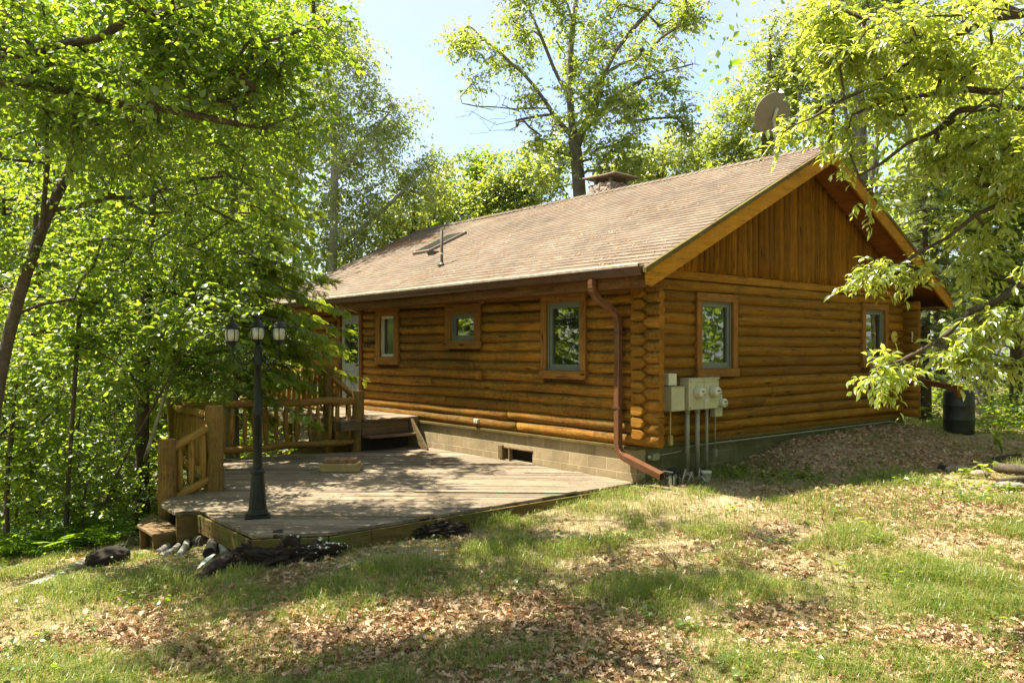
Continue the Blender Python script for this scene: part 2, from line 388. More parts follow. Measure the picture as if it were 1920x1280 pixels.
class MB:
    def __init__(s):
        s.v, s.f, s.uv, s.sm, s.mi = [], [], [], [], []
        s.cur = 0

    def add(s, verts, faces, uvs=None, smooth=False):
        o = len(s.v)
        s.v.extend([tuple(map(float, p)) for p in verts])
        for k, f in enumerate(faces):
            s.f.append([i + o for i in f])
            s.uv.append(uvs[k] if uvs is not None else [(0, 0)] * len(f))
            s.sm.append(smooth if isinstance(smooth, bool) else smooth[k])
            s.mi.append(s.cur)
        return s

    def box(s, lo, hi, M3=None, c=None, uoff=None):
        """axis box lo..hi; with M3 (3x3 columns = axes) about c it is a rotated one given in local coordinates"""
        x0, y0, z0 = lo
        x1, y1, z1 = hi
        P = np.array([(x0, y0, z0), (x1, y0, z0), (x1, y1, z0), (x0, y1, z0), (x0, y0, z1), (x1, y0, z1), (x1, y1, z1), (x0, y1, z1)], float)
        F_ = [(0, 3, 2, 1), (4, 5, 6, 7), (0, 1, 5, 4), (1, 2, 6, 5), (2, 3, 7, 6), (3, 0, 4, 7)]
        d = np.abs(P[6] - P[0])
        L = int(np.argmax(d))
        uo = random.uniform(0, 50) if uoff is None else uoff
        vo = random.uniform(0, 50) if uoff is None else 0
        uv = []
        for k, f in enumerate(F_):
            nax = (2, 2, 1, 0, 1, 0)[k]
            axs = [a for a in range(3) if a != nax]
            if L in axs:
                ua = L
                va = [a for a in axs if a != L][0]
            else:
                ua, va = axs
            uv.append([(P[i][ua] + uo, P[i][va] + vo) for i in f])
        if M3 is not None:
            P = P @ np.asarray(M3, float).T + np.asarray(c, float)
        return s.add(P, F_, uv)

    def prism(s, poly, z0, z1, udir=(1, 0), axis='z', uo=None):
        """extrude a ccw 2D polygon; axis z: (x,y)->xy ; axis y: poly in (x,z), extruded along y"""
        n = len(poly)
        if axis == 'z':
            P = [(x, y, z0) for x, y in poly] + [(x, y, z1) for x, y in poly]
        elif axis == 'y':
            P = [(x, z0, y) for x, y in poly] + [(x, z1, y) for x, y in poly]
        else:
            P = [(z0, x, y) for x, y in poly] + [(z1, x, y) for x, y in poly]
        uo = random.uniform(0, 50) if uo is None else uo
        u = np.array(udir, float)
        vv = np.array([-u[1], u[0]])
        uvp = [(np.dot(p, u) + uo, np.dot(p, vv) + uo) for p in poly]
        F_ = [list(range(n))[::-1], list(range(n, 2 * n))]
        uv = [[uvp[i] for i in F_[0]], [uvp[i - n] for i in F_[1]]]
        for i in range(n):
            j = (i + 1) % n
            F_.append([i, j, j + n, i + n])
            L = math.dist(poly[i], poly[j])
            if axis == 'z':
                uv.append([(uo, z0), (uo + L, z0), (uo + L, z1), (uo, z1)])
            else:
                uv.append([(z0 + uo, 0), (z0 + uo, L), (z1 + uo, L), (z1 + uo, 0)])
        return s.add(P, F_, uv)

    def tube(s, pts, rad, n=8, caps=True, squash=None, capmat=None, smooth=True, phase=0.0, uo=None, ref=None):
        pts = np.asarray(pts, float)
        m = len(pts)
        rad = np.broadcast_to(np.asarray(rad, float), (m,)) if np.ndim(rad) < 2 else np.asarray(rad, float)
        tan = np.gradient(pts, axis=0) if m > 2 else np.repeat([pts[-1] - pts[0]], m, 0)
        tan = tan / (np.linalg.norm(tan, axis=1, keepdims=True) + 1e-12)
        if ref is None:
            ref = np.array([0, 0, 1.0]) if abs(tan[0][2]) < 0.9 else np.array([1.0, 0, 0])
        ref = np.asarray(ref, float)
        a = np.linspace(0, 2 * math.pi, n, endpoint=False) + phase
        V = np.zeros((m, n, 3))
        B = unit(np.cross(ref, tan[0]))
        for i in range(m):
            B = unit(B - tan[i] * np.dot(B, tan[i]))
            N = np.cross(tan[i], B)
            r = rad[i]
            sx, sy = (1, 1) if squash is None else squash
            V[i] = pts[i] + np.outer(np.cos(a) * sx * r, B) + np.outer(np.sin(a) * sy * r, N)
        V = V.reshape(-1, 3)
        Fs, uv, sm = [], [], []
        L = np.concatenate([[0], np.cumsum(np.linalg.norm(np.diff(pts, axis=0), axis=1))])
        uo = random.uniform(0, 60) if uo is None else uo
        rm = float(np.mean(rad))
        for i in range(m - 1):
            for j in range(n):
                k = (j + 1) % n
                Fs.append((i * n + j, i * n + k, (i + 1) * n + k, (i + 1) * n + j))
                v0, v1 = a[0] * rm + j * 2 * math.pi * rm / n + uo, (j + 1) * 2 * math.pi * rm / n + uo
                uv.append([(L[i] + uo, v0), (L[i] + uo, v1), (L[i + 1] + uo, v1), (L[i + 1] + uo, v0)])
                sm.append(smooth)
        s.add(V, Fs, uv, sm)
        if caps:
            o = len(s.v) - m * n
            old = s.cur
            if capmat is not None:
                s.cur = capmat
            for base, rev in ((0, True), ((m - 1) * n, False)):
                ids = list(range(n))
                if rev:
                    ids = ids[::-1]
                s.f.append([o + base + i for i in ids])
                s.uv.append([(math.cos(a[i]) * rm + uo, math.sin(a[i]) * rm + uo) for i in ids])
                s.sm.append(False)
                s.mi.append(s.cur)
            s.cur = old
        return s

    def lathe(s, prof, c=(0, 0, 0), n=24, M3=None, smooth=True, caps=True, phase=0.0):
        """prof list of (r,z)"""
        a = np.linspace(0, 2 * math.pi, n, endpoint=False) + phase
        V = []
        for r, z in prof:
            for q in a:
                V.append((r * math.cos(q), r * math.sin(q), z))
        V = np.array(V)
        if M3 is not None:
            V = V @ np.asarray(M3, float).T
        V = V + np.asarray(c, float)
        Fs, uv = [], []
        m = len(prof)
        uo = random.uniform(0, 30)
        for i in range(m - 1):
            for j in range(n):
                k = (j + 1) % n
                Fs.append((i * n + j, i * n + k, (i + 1) * n + k, (i + 1) * n + j))
                uv.append([(prof[i][1] + uo, a[j] * .1), (prof[i][1] + uo, (a[j] + 2 * math.pi / n) * .1), (prof[i + 1][1] + uo, (a[j] + 2 * math.pi / n) * .1), (prof[i + 1][1] + uo, a[j] * .1)])
        s.add(V, Fs, uv, smooth)
        if caps:
            o = len(s.v) - m * n
            for base, rev in ((0, True), ((m - 1) * n, False)):
                ids = list(range(n))
                if rev:
                    ids = ids[::-1]
                s.f.append([o + base + i for i in ids])
                s.uv.append([(0.1 * math.cos(a[i]), 0.1 * math.sin(a[i])) for i in ids])
                s.sm.append(False)
                s.mi.append(s.cur)
        return s

    def build(s, name, mats, parent=None, bevel=0.0, origin=None):
        me = bpy.data.meshes.new(name)
        o = bpy.data.objects.new(name, me)
        COL.objects.link(o)
        V = np.array(s.v, float).reshape(-1, 3)
        if parent is not None:
            off = np.array(root_loc(parent))
            o.parent = parent
            V = V - off
        elif origin is not None:
            V = V - np.asarray(origin, float)
            o.location = origin
        me.from_pydata(V.tolist(), [], s.f)
        ul = me.uv_layers.new(name='UVMap')
        flat = np.array([c for f in s.uv for c in f], np.float32).ravel()
        ul.data.foreach_set('uv', flat)
        me.polygons.foreach_set('use_smooth', s.sm)
        if not isinstance(mats, (list, tuple)):
            mats = [mats]
        for m in mats:
            me.materials.append(m)
        me.polygons.foreach_set('material_index', s.mi)
        me.update()
        if bevel:
            b = o.modifiers.new('edge', 'BEVEL')
            b.width = bevel
            b.segments = 1
            b.limit_method = 'ANGLE'
            b.angle_limit = R(50)
        return o


def root_loc(o):
    v = Vector((0, 0, 0))
    while o is not None:
        v = v + o.location
        o = o.parent
    return v


def tag(o, label=None, cat=None, group=None, kind=None):
    for k, v in (('label', label), ('category', cat), ('group', group), ('kind', kind)):
        if v:
            o[k] = v
    return o


def thing(name, label, cat, loc=(0, 0, 0), group=None):
    o = bpy.data.objects.new(name, None)
    o.empty_display_size = 0.2
    COL.objects.link(o)
    o.location = loc
    return tag(o, label, cat, group)


def children(o):
    return [c for c in COL.objects if c.parent is o]


def copy_tree(o, kids, loc, rz, sc, label=None):
    c = o.copy()
    COL.objects.link(c)
    c.location = loc
    c.rotation_euler = (0, 0, rz)
    c.scale = (sc, sc, sc)
    if label:
        c['label'] = label
    for k in kids:
        d = k.copy()
        COL.objects.link(d)
        d.parent = c
    return c


# ------------------------------------------------------------------ value noise
_T = np.random.default_rng(5).random((256, 256))


def vnoise(x, y, sc=1.0, oct=3):
    x = np.asarray(x, float) * sc
    y = np.asarray(y, float) * sc
    r = np.zeros(np.broadcast(x, y).shape)
    a, tot = 1.0, 0.0
    for k in range(oct):
        xi = np.floor(x).astype(int)
        yi = np.floor(y).astype(int)
        fx, fy = x - xi, y - yi
        fx = fx * fx * (3 - 2 * fx)
        fy = fy * fy * (3 - 2 * fy)
        g = lambda i, j: _T[(xi + i + 37 * k) % 256, (yi + j + 91 * k) % 256]
        r = r + a * ((g(0, 0) * (1 - fx) + g(1, 0) * fx) * (1 - fy) + (g(0, 1) * (1 - fx) + g(1, 1) * fx) * fy)
        tot += a
        a *= 0.5
        x, y = x * 2.03, y * 2.03
    return r / tot


def sstep(a, b, x):
    t_ = np.clip((np.asarray(x, float) - a) / (b - a), 0, 1)
    return t_ * t_ * (3 - 2 * t_)


def ground_z(x, y):
    x = np.asarray(x, float)
    y = np.asarray(y, float)
    xn = np.clip(x, -14, 0)
    xp = np.clip(x, 0, 14)
    z = -0.53 + 0.055 * xn + 0.022 * xp
    z = z - 0.14 * np.clip(y - 1.5, 0, 14) * sstep(-2.5, -5.5, x)
    z = z - 0.10 * np.clip(y - 6.0, 0, 12) * sstep(-5.5, -1, x) * sstep(3, -1, x)
    z = z + 0.26 * np.exp(-((y + 0.4) / 0.85) ** 2) * sstep(2.0, 4.0, x) * sstep(9.0, 7.0, x)
    z = z + 0.10 * np.exp(-(((x + 4.9) / 1.2) ** 2 + ((y + 0.2) / 0.35) ** 2))
    d = np.hypot(x - 2, y - 3)
    z = z + (vnoise(x + 50, y + 50, 0.9, 4) - 0.5) * 0.13 * (1 - 0.5 * sstep(0, 1, (x > -5.4) * (x < 8.5) * (y > -.2) * (y < 10.0)))
    z = z - 7.0 * sstep(34, 75, d) - 8.0 * sstep(75, 140, d)
    return z


# terrain
gm = MB()
n_ = 300
sA = np.linspace(-1, 1, n_)
cx = 17 * sA + 40 * sA ** 3 + 700 * sA ** 9
X, Y = np.meshgrid(cx - 2, cx + 0, indexing='ij')
Z = ground_z(X, Y)
V = np.stack([X.ravel(), Y.ravel(), Z.ravel()], 1)
idx = np.arange(n_ * n_).reshape(n_, n_)
Q = np.stack([idx[:-1, :-1], idx[1:, :-1], idx[1:, 1:], idx[:-1, 1:]], -1).reshape(-1, 4)
me = bpy.data.meshes.new('ground')
me.from_pydata(V.tolist(), [], Q.tolist())
me.polygons.foreach_set('use_smooth', [True] * len(Q))
me.materials.append(M['ground'])
go = bpy.data.objects.new('ground', me)
COL.objects.link(go)
tag(go, 'leaf strewn lawn and forest floor around the cabin', 'ground', kind='structure')
lake = MB().box((-900, -900, -6.2), (900, 900, -6.0)).build('lake_water', M['water'])
tag(lake, 'blue lake water glinting beyond the trees', 'lake', kind='structure')

# ================================================================== CABIN
W_, L_ = 8.3, 10.6
cabin = thing('log_cabin', 'orange brown log cabin with a shingled gable roof and concrete block base', 'cabin', (0, 0, 0))
CZ0, CDZ, LR = 0.112, 0.1675, 0.0925
RS = 0.5                      # roof slope


def roof_z(x, dz=0.0):
    return 2.50 + RS * (min(x, W_ + 0.18 - x) + 0.52) + dz


RX = 4.24
OPEN_FRONT = [(0.98, 2.0, 0.94, 2.26), (3.63, 4.70, 1.41, 2.2), (6.36, 7.26, 1.09, 2.25), (7.86, 8.98, -0.2, 2.30)]
OPEN_GABLE = [(1.32, 2.37, 0.97, 2.27), (6.45, 7.49, 1.05, 2.30)]


def log_piece(mb, fixed, a0, a1, z, axis, r, rng, ends=(True, True)):
    """one log running along y (axis 'y', fixed = x) or x"""
    n = max(2, int((a1 - a0) / 0.22) + 1)
    s_ = np.linspace(a0, a1, n)
    ph = rng.random(4) * 50
    wz = (vnoise(s_ + ph[0], ph[1] + s_ * 0, 0.7, 3) - 0.5) * 0.050
    wx = (vnoise(s_ + ph[2], ph[3] + s_ * 0, 0.7, 2) - 0.5) * 0.030
    rr = r * (1 + (vnoise(s_ + ph[1], ph[0] + s_ * 0, 1.3, 3) - 0.5) * 0.20)
    if axis == 'y':
        P = np.stack([fixed + wx, s_, z + wz], 1)
    else:
        P = np.stack([s_, fixed + wx, z + wz], 1)
    mb.tube(P, rr, 14, capmat=1, squash=(0.74, 1.0) if axis == 'x' else (0.74, 1.0))


def log_wall(mb, fixed, axis, a0, a1, zs, opens, rng, r=LR, joints=True):
    for z in zs:
        spans = [(a0, a1)]
        for (o0, o1, z0, z1) in opens:
            if z + r * 0.45 > z0 and z - r * 0.45 < z1:
                ns = []
                for (p, q) in spans:
                    if o0 > p and o1 < q:
                        ns += [(p, o0 + 0.03), (o1 - 0.03, q)]
                    else:
                        ns.append((p, q))
                spans = ns
        for (p, q) in spans:
            if joints and q - p > 4.2 and rng.random() < 0.75:
                c = p + (q - p) * rng.uniform(0.25, 0.75)
                log_piece(mb, fixed, p, c - 0.004, z, axis, r * rng.uniform(0.98, 1.04), rng)
                log_piece(mb, fixed, c + 0.004, q, z + rng.uniform(-.006, .006), axis, r * rng.uniform(0.98, 1.04), rng)
            else:
                log_piece(mb, fixed, p, q, z, axis, r * rng.uniform(0.95, 1.07), rng)


rg = np.random.default_rng(3)
mb = MB()
log_wall(mb, 0.04, 'y', -0.42, L_ + 0.2, [CZ0 + CDZ * k for k in range(14)], OPEN_FRONT, rg)
mb.build('front_log_wall', [M['log'], M['log_end']], cabin)
mb = MB()
log_wall(mb, 0.04, 'x', 0.02, W_ + 0.2, [CZ0 + CDZ * (k + 0.5) for k in range(14)], OPEN_GABLE, rg)
log_piece(mb, 0.075, 0.10, W_ - 0.1, 0.045, 'x', 0.075, rg)
mb.build('gable_log_wall', [M['log_gable'], M['log_end']], cabin)
# hewn tails of the gable logs, wedged between the long-wall logs at the corner
for k in range(14):
    z = CZ0 + CDZ * (k + 0.5)
    e = rg.uniform(-.01, .01, 4)
    mb = MB()
    mb.prism([(0.02, z - .074), (-0.12, z - .076), (-0.165, z - .055), (-0.195 + e[0], z - .02), (-0.195 + e[0], z + .02 + e[1]), (-0.165, z + .055), (-0.12, z + .076), (0.02, z + .074), (0.045, z + .04), (0.045, z - .04)][::-1], -0.085 + e[2], 0.12, axis='x')
    mb.build('log_tail', M['log_gable'] if k % 3 else M['log_end'], cabin, bevel=.016)


def wall_core(face, opens, a1, z1, name):
    mb = MB()
    ed = sorted(set([0.05, a1] + [v for o in opens for v in (o[0] + .1, o[1] - .1)]))
    for a, b in zip(ed[:-1], ed[1:]):
        zz = 0.0
        for (o0, o1, q0, q1) in opens:
            if o0 < (a + b) / 2 < o1:
                if q0 + .1 > zz:
                    fcore(mb, face, a, b, zz, q0 + .1)
                zz = q1 - .1
        fcore(mb, face, a, b, zz, z1)
    mb.build(name, M['fascia'], cabin)


def fcore(mb, face, a, b, z0, z1):
    if face == 'front':
        mb.box((0.035, a, z0), (0.06, b, z1))
    else:
        mb.box((a, 0.035, z0), (b, 0.06, z1))


wall_core('front', OPEN_FRONT, L_ - .05, 2.44, 'wall_core')
wall_core('gable', OPEN_GABLE, W_ - .05, 2.44, 'wall_core')
mb = MB()
log_wall(mb, W_ - 0.06, 'y', -0.33, L_ + 0.2, [CZ0 + CDZ * k for k in range(14)], [], rg)
mb.build('back_log_wall', [M['log_gable'], M['log_end']], cabin)
mb = MB()
log_wall(mb, L_ - 0.06, 'x', -0.2, W_ + 0.2, [CZ0 + CDZ * (k + 0.5) for k in range(14)], [], rg)
mb.prism([(0.0, 2.42), (W_, 2.42), (RX, roof_z(RX) - .2)], L_ - 0.1, L_ - 0.02, axis='y')
mb.build('rear_log_wall', [M['log_gable'], M['log_end']], cabin)

# foundation of concrete block with a vent opening in the long side
mb = MB()


def ubox(mb, lo, hi, horiz):
    """box with uv in metres: u along the horizontal run, v = height"""
    mb.box(lo, hi)
    nf = 6
    P = np.array(mb.v[-8:])
    for k in range(nf):
        f = mb.f[-nf + k]
        pts = [mb.v[i] for i in f]
        nax = (2, 2, 1, 0, 1, 0)[k]
        if nax == 0:
            mb.uv[-nf + k] = [(p[1], p[2] + 0.01) for p in pts]
        elif nax == 1:
            mb.uv[-nf + k] = [(p[0], p[2] + 0.01) for p in pts]
        else:
            mb.uv[-nf + k] = [(p[0], p[1]) for p in pts]


ubox(mb, (0.012, 0.012, -1.9), (0.20, 2.27, -0.002), 'y')
ubox(mb, (0.012, 2.27, -1.9), (0.20, 3.10, -0.475), 'y')
ubox(mb, (0.012, 2.27, -0.26), (0.20, 3.10, -0.002), 'y')
ubox(mb, (0.012, 3.10, -1.9), (0.20, L_, -0.002), 'y')
ubox(mb, (W_ - 0.2, 0.2, -1.9), (W_ - .001, L_, -0.002), 'x')
ubox(mb, (0.2, L_ - 0.2, -1.9), (W_ - 0.2, L_ - .001, -0.002), 'x')
fo = mb.build('foundation', M['block'], cabin)
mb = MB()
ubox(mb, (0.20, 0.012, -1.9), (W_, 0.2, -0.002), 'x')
mb.build('gable_foundation', M['block_shade'], cabin)
mb = MB()
mb.box((0.16, 2.2, -0.5), (0.19, 3.2, -0.2))
mb.build('vent_void', M['dark'], fo)
mb = MB()
mb.box((-0.02, 3.02, -0.47), (0.14, 3.14, -0.24)).box((-0.01, 2.84, -0.47), (0.06, 2.88, -0.26)).box((0.0, 2.26, -0.285), (0.08, 3.02, -0.258))
mb.build('vent_frame', M['step'], fo, bevel=.004)
mb = MB()
mb.box((-0.035, -0.012, -0.035), (0.11, L_, 0.012))
mb.box((0.111, -0.012, -0.035), (W_, 0.11, 0.0115))
mb.build('sill_plate', M['deck_edge'], cabin, bevel=.005)

# gable: horizontal trim, upright half-log slabs, backing
mb = MB()
mb.box((0.0, -0.035, 2.455), (W_, 0.0, 2.585))
mb.build('gable_trim', M['log_gable'], cabin, bevel=.008)
mb = MB()
mb.prism([(-0.1, 2.40), (W_ + .1, 2.40), (RX, roof_z(RX) - 0.16)], 0.02, 0.10, axis='y')
mb.build('gable_backing', M['slab'], cabin)
mb = MB()
x = 0.02
while x < W_ - 0.02:
    wd = rg.uniform(0.125, 0.165)
    xc = x + wd / 2
    top = roof_z(xc) - 0.15
    if top > 2.66:
        lean = rg.uniform(-0.018, 0.018)
        n = max(2, int((top - 2.57) / 0.25) + 2)
        zz = np.linspace(2.575 + rg.uniform(-.005, .02), top, n)
        ph = rg.random() * 50
        P = np.stack([xc + lean * (zz - zz[0]) / 1.5 + (vnoise(zz + ph, ph + zz * 0, 1.6, 2) - .5) * .024, 0.006 + 0 * zz, zz], 1)
        mb.tube(P, wd * 0.525 * (1 + (vnoise(zz + ph, 3 + zz * 0, 1.5, 3) - .5) * .14), 10, squash=(1.0, 0.85), ref=(0, 1, 0))
    x += wd
mb.build('gable_slab_siding', M['slab'], cabin)

# ---------------------------------------------------------------- roof
Y0, Y1 = -0.62, 12.4
roof = None
mb = MB()
ex, eh = -0.53, roof_z(-0.53)
# shingle courses on the visible slope: each a thin stepped strip
crs = 0.14
sl = math.sqrt(1 + RS * RS)
nrow = int((RX - ex) * sl / crs) + 1
for side in (0, 1):
    for k in range(nrow):
        s0, s1 = k * crs, min((k + 1) * crs + 0.02, (RX - ex) * sl + 0.02)
        xa, xb = ex + s0 / sl, ex + s1 / sl
        za, zb = roof_z(ex) + (xa - ex) * RS, roof_z(ex) + (xb - ex) * RS
        ny = 40 if side == 0 else 2
        ys = np.linspace(Y0, Y1, ny + 1)
        lift = 0.014
        V = []
        for i, y in enumerate(ys):
            jit = (rg.random() - 0.5) * 0.004 if side == 0 else 0
            sag = (vnoise(y + 4, k * 0.14, 0.5, 3) - 0.5) * 0.055
            A = (xa + jit, y, za + lift + sag)
            B_ = (xb, y, zb + sag)
            C_ = (xa + jit, y, za - 0.002 + sag)
            for p in (C_, A, B_):
                V.append(p if side == 0 else (2 * RX - p[0], p[1], p[2]))
        Fs, uv = [], []
        for i in range(ny):
            o = i * 3
            a, b = ys[i], ys[i + 1]
            q1 = (o, o + 1, o + 4, o + 3)
            q2 = (o + 1, o + 2, o + 5, o + 4)
            u1 = [(a, s0), (a, s0 + .005), (b, s0 + .005), (b, s0)]
            u2 = [(a, s0 + .008), (a, s1 - .022), (b, s1 - .022), (b, s0 + .008)]
            if side == 0:
                q1, q2, u1, u2 = q1[::-1], q2[::-1], u1[::-1], u2[::-1]
            Fs += [q1, q2]
            uv += [u1, u2]
        mb.add(V, Fs, uv, False)
# ridge cap
for k in range(int((Y1 - Y0) / 0.16)):
    y = Y0 + k * 0.16
    zt = roof_z(RX)
    h = 0.028
    P = [(RX - 0.15, y, zt - 0.15 * RS + h * .6 + .008), (RX, y, zt + h + .008), (RX + 0.15, y, zt - 0.15 * RS + h * .6 + .008), (RX - 0.15, y + .19, zt - 0.15 * RS + h * .5), (RX, y + .19, zt + h * .8), (RX + 0.15, y + .19, zt - 0.15 * RS + h * .5),
         (RX - 0.15, y, zt - 0.15 * RS), (RX + 0.15, y, zt - 0.15 * RS)]
    mb.add(P, [(0, 1, 4, 3), (1, 2, 5, 4), (6, 1, 0), (7, 2, 1), (6, 7, 1), (6, 0, 3), (7, 5, 2)], [[(y, .0), (y, .12), (y + .15, .12), (y + .15, 0)]] * 2 + [[(y, 0), (y, .01), (y, .02)]] * 5, False)
roof = mb.build('roof', M['shingle'], cabin)
# deck/soffit slab below the shingles
mb = MB()
mb.prism([(ex, eh - 0.012), (ex, eh - 0.075), (RX, roof_z(RX) - 0.085), (2 * RX - ex, eh - 0.075), (2 * RX - ex, eh - 0.012), (RX, roof_z(RX) - 0.012)][::-1], Y0 + 0.01, Y1 - 0.01, axis='y', udir=(1, 0))
mb.build('roof_deck', M['soffit'], roof)
# barge boards (two-tier) on the near and far gable ends
for nm, ya, yb in (('barge_board', Y0 - 0.045, Y0 + 0.0), ('barge_board', Y1, Y1 + 0.045)):
    mb = MB()
    for sgn in (0, 1):
        fx = (lambda q: q) if sgn == 0 else (lambda q: 2 * RX - q)
        P = [(ex - 0.02, roof_z(ex) - 0.05), (RX, roof_z(RX) - 0.045), (RX, roof_z(RX) - 0.31), (ex + 0.10, 2.235), (ex - 0.0, 2.26)]
        P = [(fx(a), b) for a, b in P]
        if sgn == 0:
            P = P[::-1]
        mb.prism(P, ya, yb, axis='y')
    mb.build(nm, M['barge'], roof, bevel=.006)
    mb = MB()
    for sgn in (0, 1):
        fx = (lambda q: q) if sgn == 0 else (lambda q: 2 * RX - q)
        P = [(ex - 0.05, roof_z(ex) - 0.005 - .01), (RX, roof_z(RX) + 0.0), (RX, roof_z(RX) - 0.065), (ex - 0.05, roof_z(ex) - 0.085)]
        P = [(fx(a), b) for a, b in P]
        if sgn == 0:
            P = P[::-1]
        mb.prism(P, min(ya, yb) - 0.022 if ya < 0 else ya, yb if ya < 0 else yb + .022, axis='y')
    mb.build('rake_trim', M['deck_edge'], roof, bevel=.004)
# boxed eaves: fascia + soffit, both sides
for sgn in (0, 1):
    mb = MB()
    fx = (lambda q: q) if sgn == 0 else (lambda q: 2 * RX - q)
    def bx(x0, x1, y0, y1, z0, z1):
        a, b = sorted((fx(x0), fx(x1)))
        mb.box((a, y0, z0), (b, y1, z1))
    yy = [Y0 + 0.012, 3.4, 7.9, Y1 - 0.012]
    for p, q in zip(yy[:-1], yy[1:]):
        bx(-0.49, -0.45, p, q, 2.235, 2.47)
    mb.build('fascia', M['fascia'], roof)
MB().box((-0.45, Y0 + .012, 2.25), (-0.04, Y1 - .012, 2.27)).build('eave_soffit', M['fascia'], roof)
MB().box((W_ + .04, Y0 + .012, 2.25), (2 * RX + .45, Y1 - .012, 2.27)).build('eave_soffit', M['fascia'], roof)
# plate log under the eave
mb = MB()
log_piece(mb, 0.03, -0.1, L_ + .1, 2.36, 'y', 0.085, rg)
mb.build('plate_log', [M['log'], M['log_end']], cabin)

# gutter + clips + downspout
mb = MB()
prof = [(-0.492, 2.515), (-0.492, 2.385), (-0.565, 2.385), (-0.585, 2.41), (-0.59, 2.455), (-0.618, 2.49), (-0.622, 2.52), (-0.610, 2.522), (-0.606, 2.495), (-0.580, 2.460), (-0.575, 2.415), (-0.56, 2.395), (-0.502, 2.395), (-0.502, 2.515)]
mb.prism(prof[::-1], Y0 + 0.03, Y1 - 0.05, axis='y')
mb.prism([(-0.502, 2.39), (-0.502, 2.50), (-0.61, 2.50), (-0.58, 2.42), (-0.56, 2.39)], Y0 + 0.026, Y0 + 0.029, axis='y')
y = 0.1
while y < 12:
    mb.box((-0.625, y, 2.516), (-0.50, y + 0.025, 2.526))
    y += 0.85
gut = mb.build('gutter', M['gutter'], roof)
# bright edge of galvanised flashing between shingles and gutter
mb = MB()
mb.prism([(-0.630, 2.497), (-0.632, 2.530), (-0.615, 2.540), (-0.50, 2.540), (-0.50, 2.5235), (-0.622, 2.5235)], Y0 + .04, Y1 - .06, axis='y')
mb.build('gutter_guard', plain('gutter_guard_metal', (0.42, 0.36, 0.30), 0.5, 0.3, var=0.35, scale=9, spots=(0.25, 0.12, 0.05)), gut)


def rect_sweep(mb, pts, w_, d_, side, scale=None):
    pts = np.asarray(pts, float)
    tan = np.gradient(pts, axis=0)
    side = unit(side)
    V = []
    for i, p in enumerate(pts):
        t_ = unit(tan[i])
        b = unit(side - t_ * np.dot(side, t_))
        n = np.cross(t_, b)
        k = 1 if scale is None else scale[i]
        c_ = 0.16
        for (u, v) in ((-1, -1 + c_), (-1 + c_, -1), (1 - c_, -1), (1, -1 + c_), (1, 1 - c_), (1 - c_, 1), (-1 + c_, 1), (-1, 1 - c_)):
            V.append(p + b * u * w_ / 2 * k + n * v * d_ / 2 * k)
    n8 = 8
    Fs = []
    for i in range(len(pts) - 1):
        for j in range(n8):
            k = (j + 1) % n8
            Fs.append((i * n8 + j, i * n8 + k, (i + 1) * n8 + k, (i + 1) * n8 + j))
    mb.add(V, Fs, None, False)


def bez(p0, p1, p2, n):
    t_ = np.linspace(0, 1, n)[:, None]
    p0, p1, p2 = map(np.asarray, (p0, p1, p2))
    return (1 - t_) ** 2 * p0 + 2 * t_ * (1 - t_) * p1 + t_ ** 2 * p2


def elbow_path(nodes, rad, nb=9):
    out_, sc = [np.array(nodes[0], float)], [1.0]
    for i in range(1, len(nodes) - 1):
        a, b, c = (np.array(q, float) for q in nodes[i - 1:i + 2])
        p, q = b + unit(a - b) * rad, b + unit(c - b) * rad
        B_ = bez(p, b, q, nb)
        out_ += list(B_)
        sc += [1.0 if j % 2 == 0 else 0.93 for j in range(nb)]
    out_.append(np.array(nodes[-1], float))
    sc.append(1.0)
    return np.array(out_), sc


mb = MB()
pth, scl = elbow_path([(-0.555, 0.34, 2.39), (-0.555, 0.34, 2.17), (-0.125, 0.24, 1.90), (-0.125, 0.24, -0.10), (-0.16, -0.60, -0.32)], 0.15, 13)
rect_sweep(mb, pth, 0.105, 0.085, (0.1, 1, 0), scl)
ds = mb.build('downspout', M['copper'], gut)
for z in (1.62, 0.55):
    MB().box((-0.175, 0.165, z), (-0.02, 0.315, z + 0.035)).build('downspout_strap', M['gutter'], gut)


# ---------------------------------------------------------------- windows & door
def mapper(face):
    if face == 'front':
        return lambda a, d, z: (-d, a, z)
    return lambda a, d, z: (a, -d, z)


def fbox(mb, face, a0, a1, d0, d1, z0, z1):
    m = mapper(face)
    p, q = m(a0, d0, z0), m(a1, d1, z1)
    lo = tuple(min(i, j) for i, j in zip(p, q))
    hi = tuple(max(i, j) for i, j in zip(p, q))
    mb.box(lo, hi)


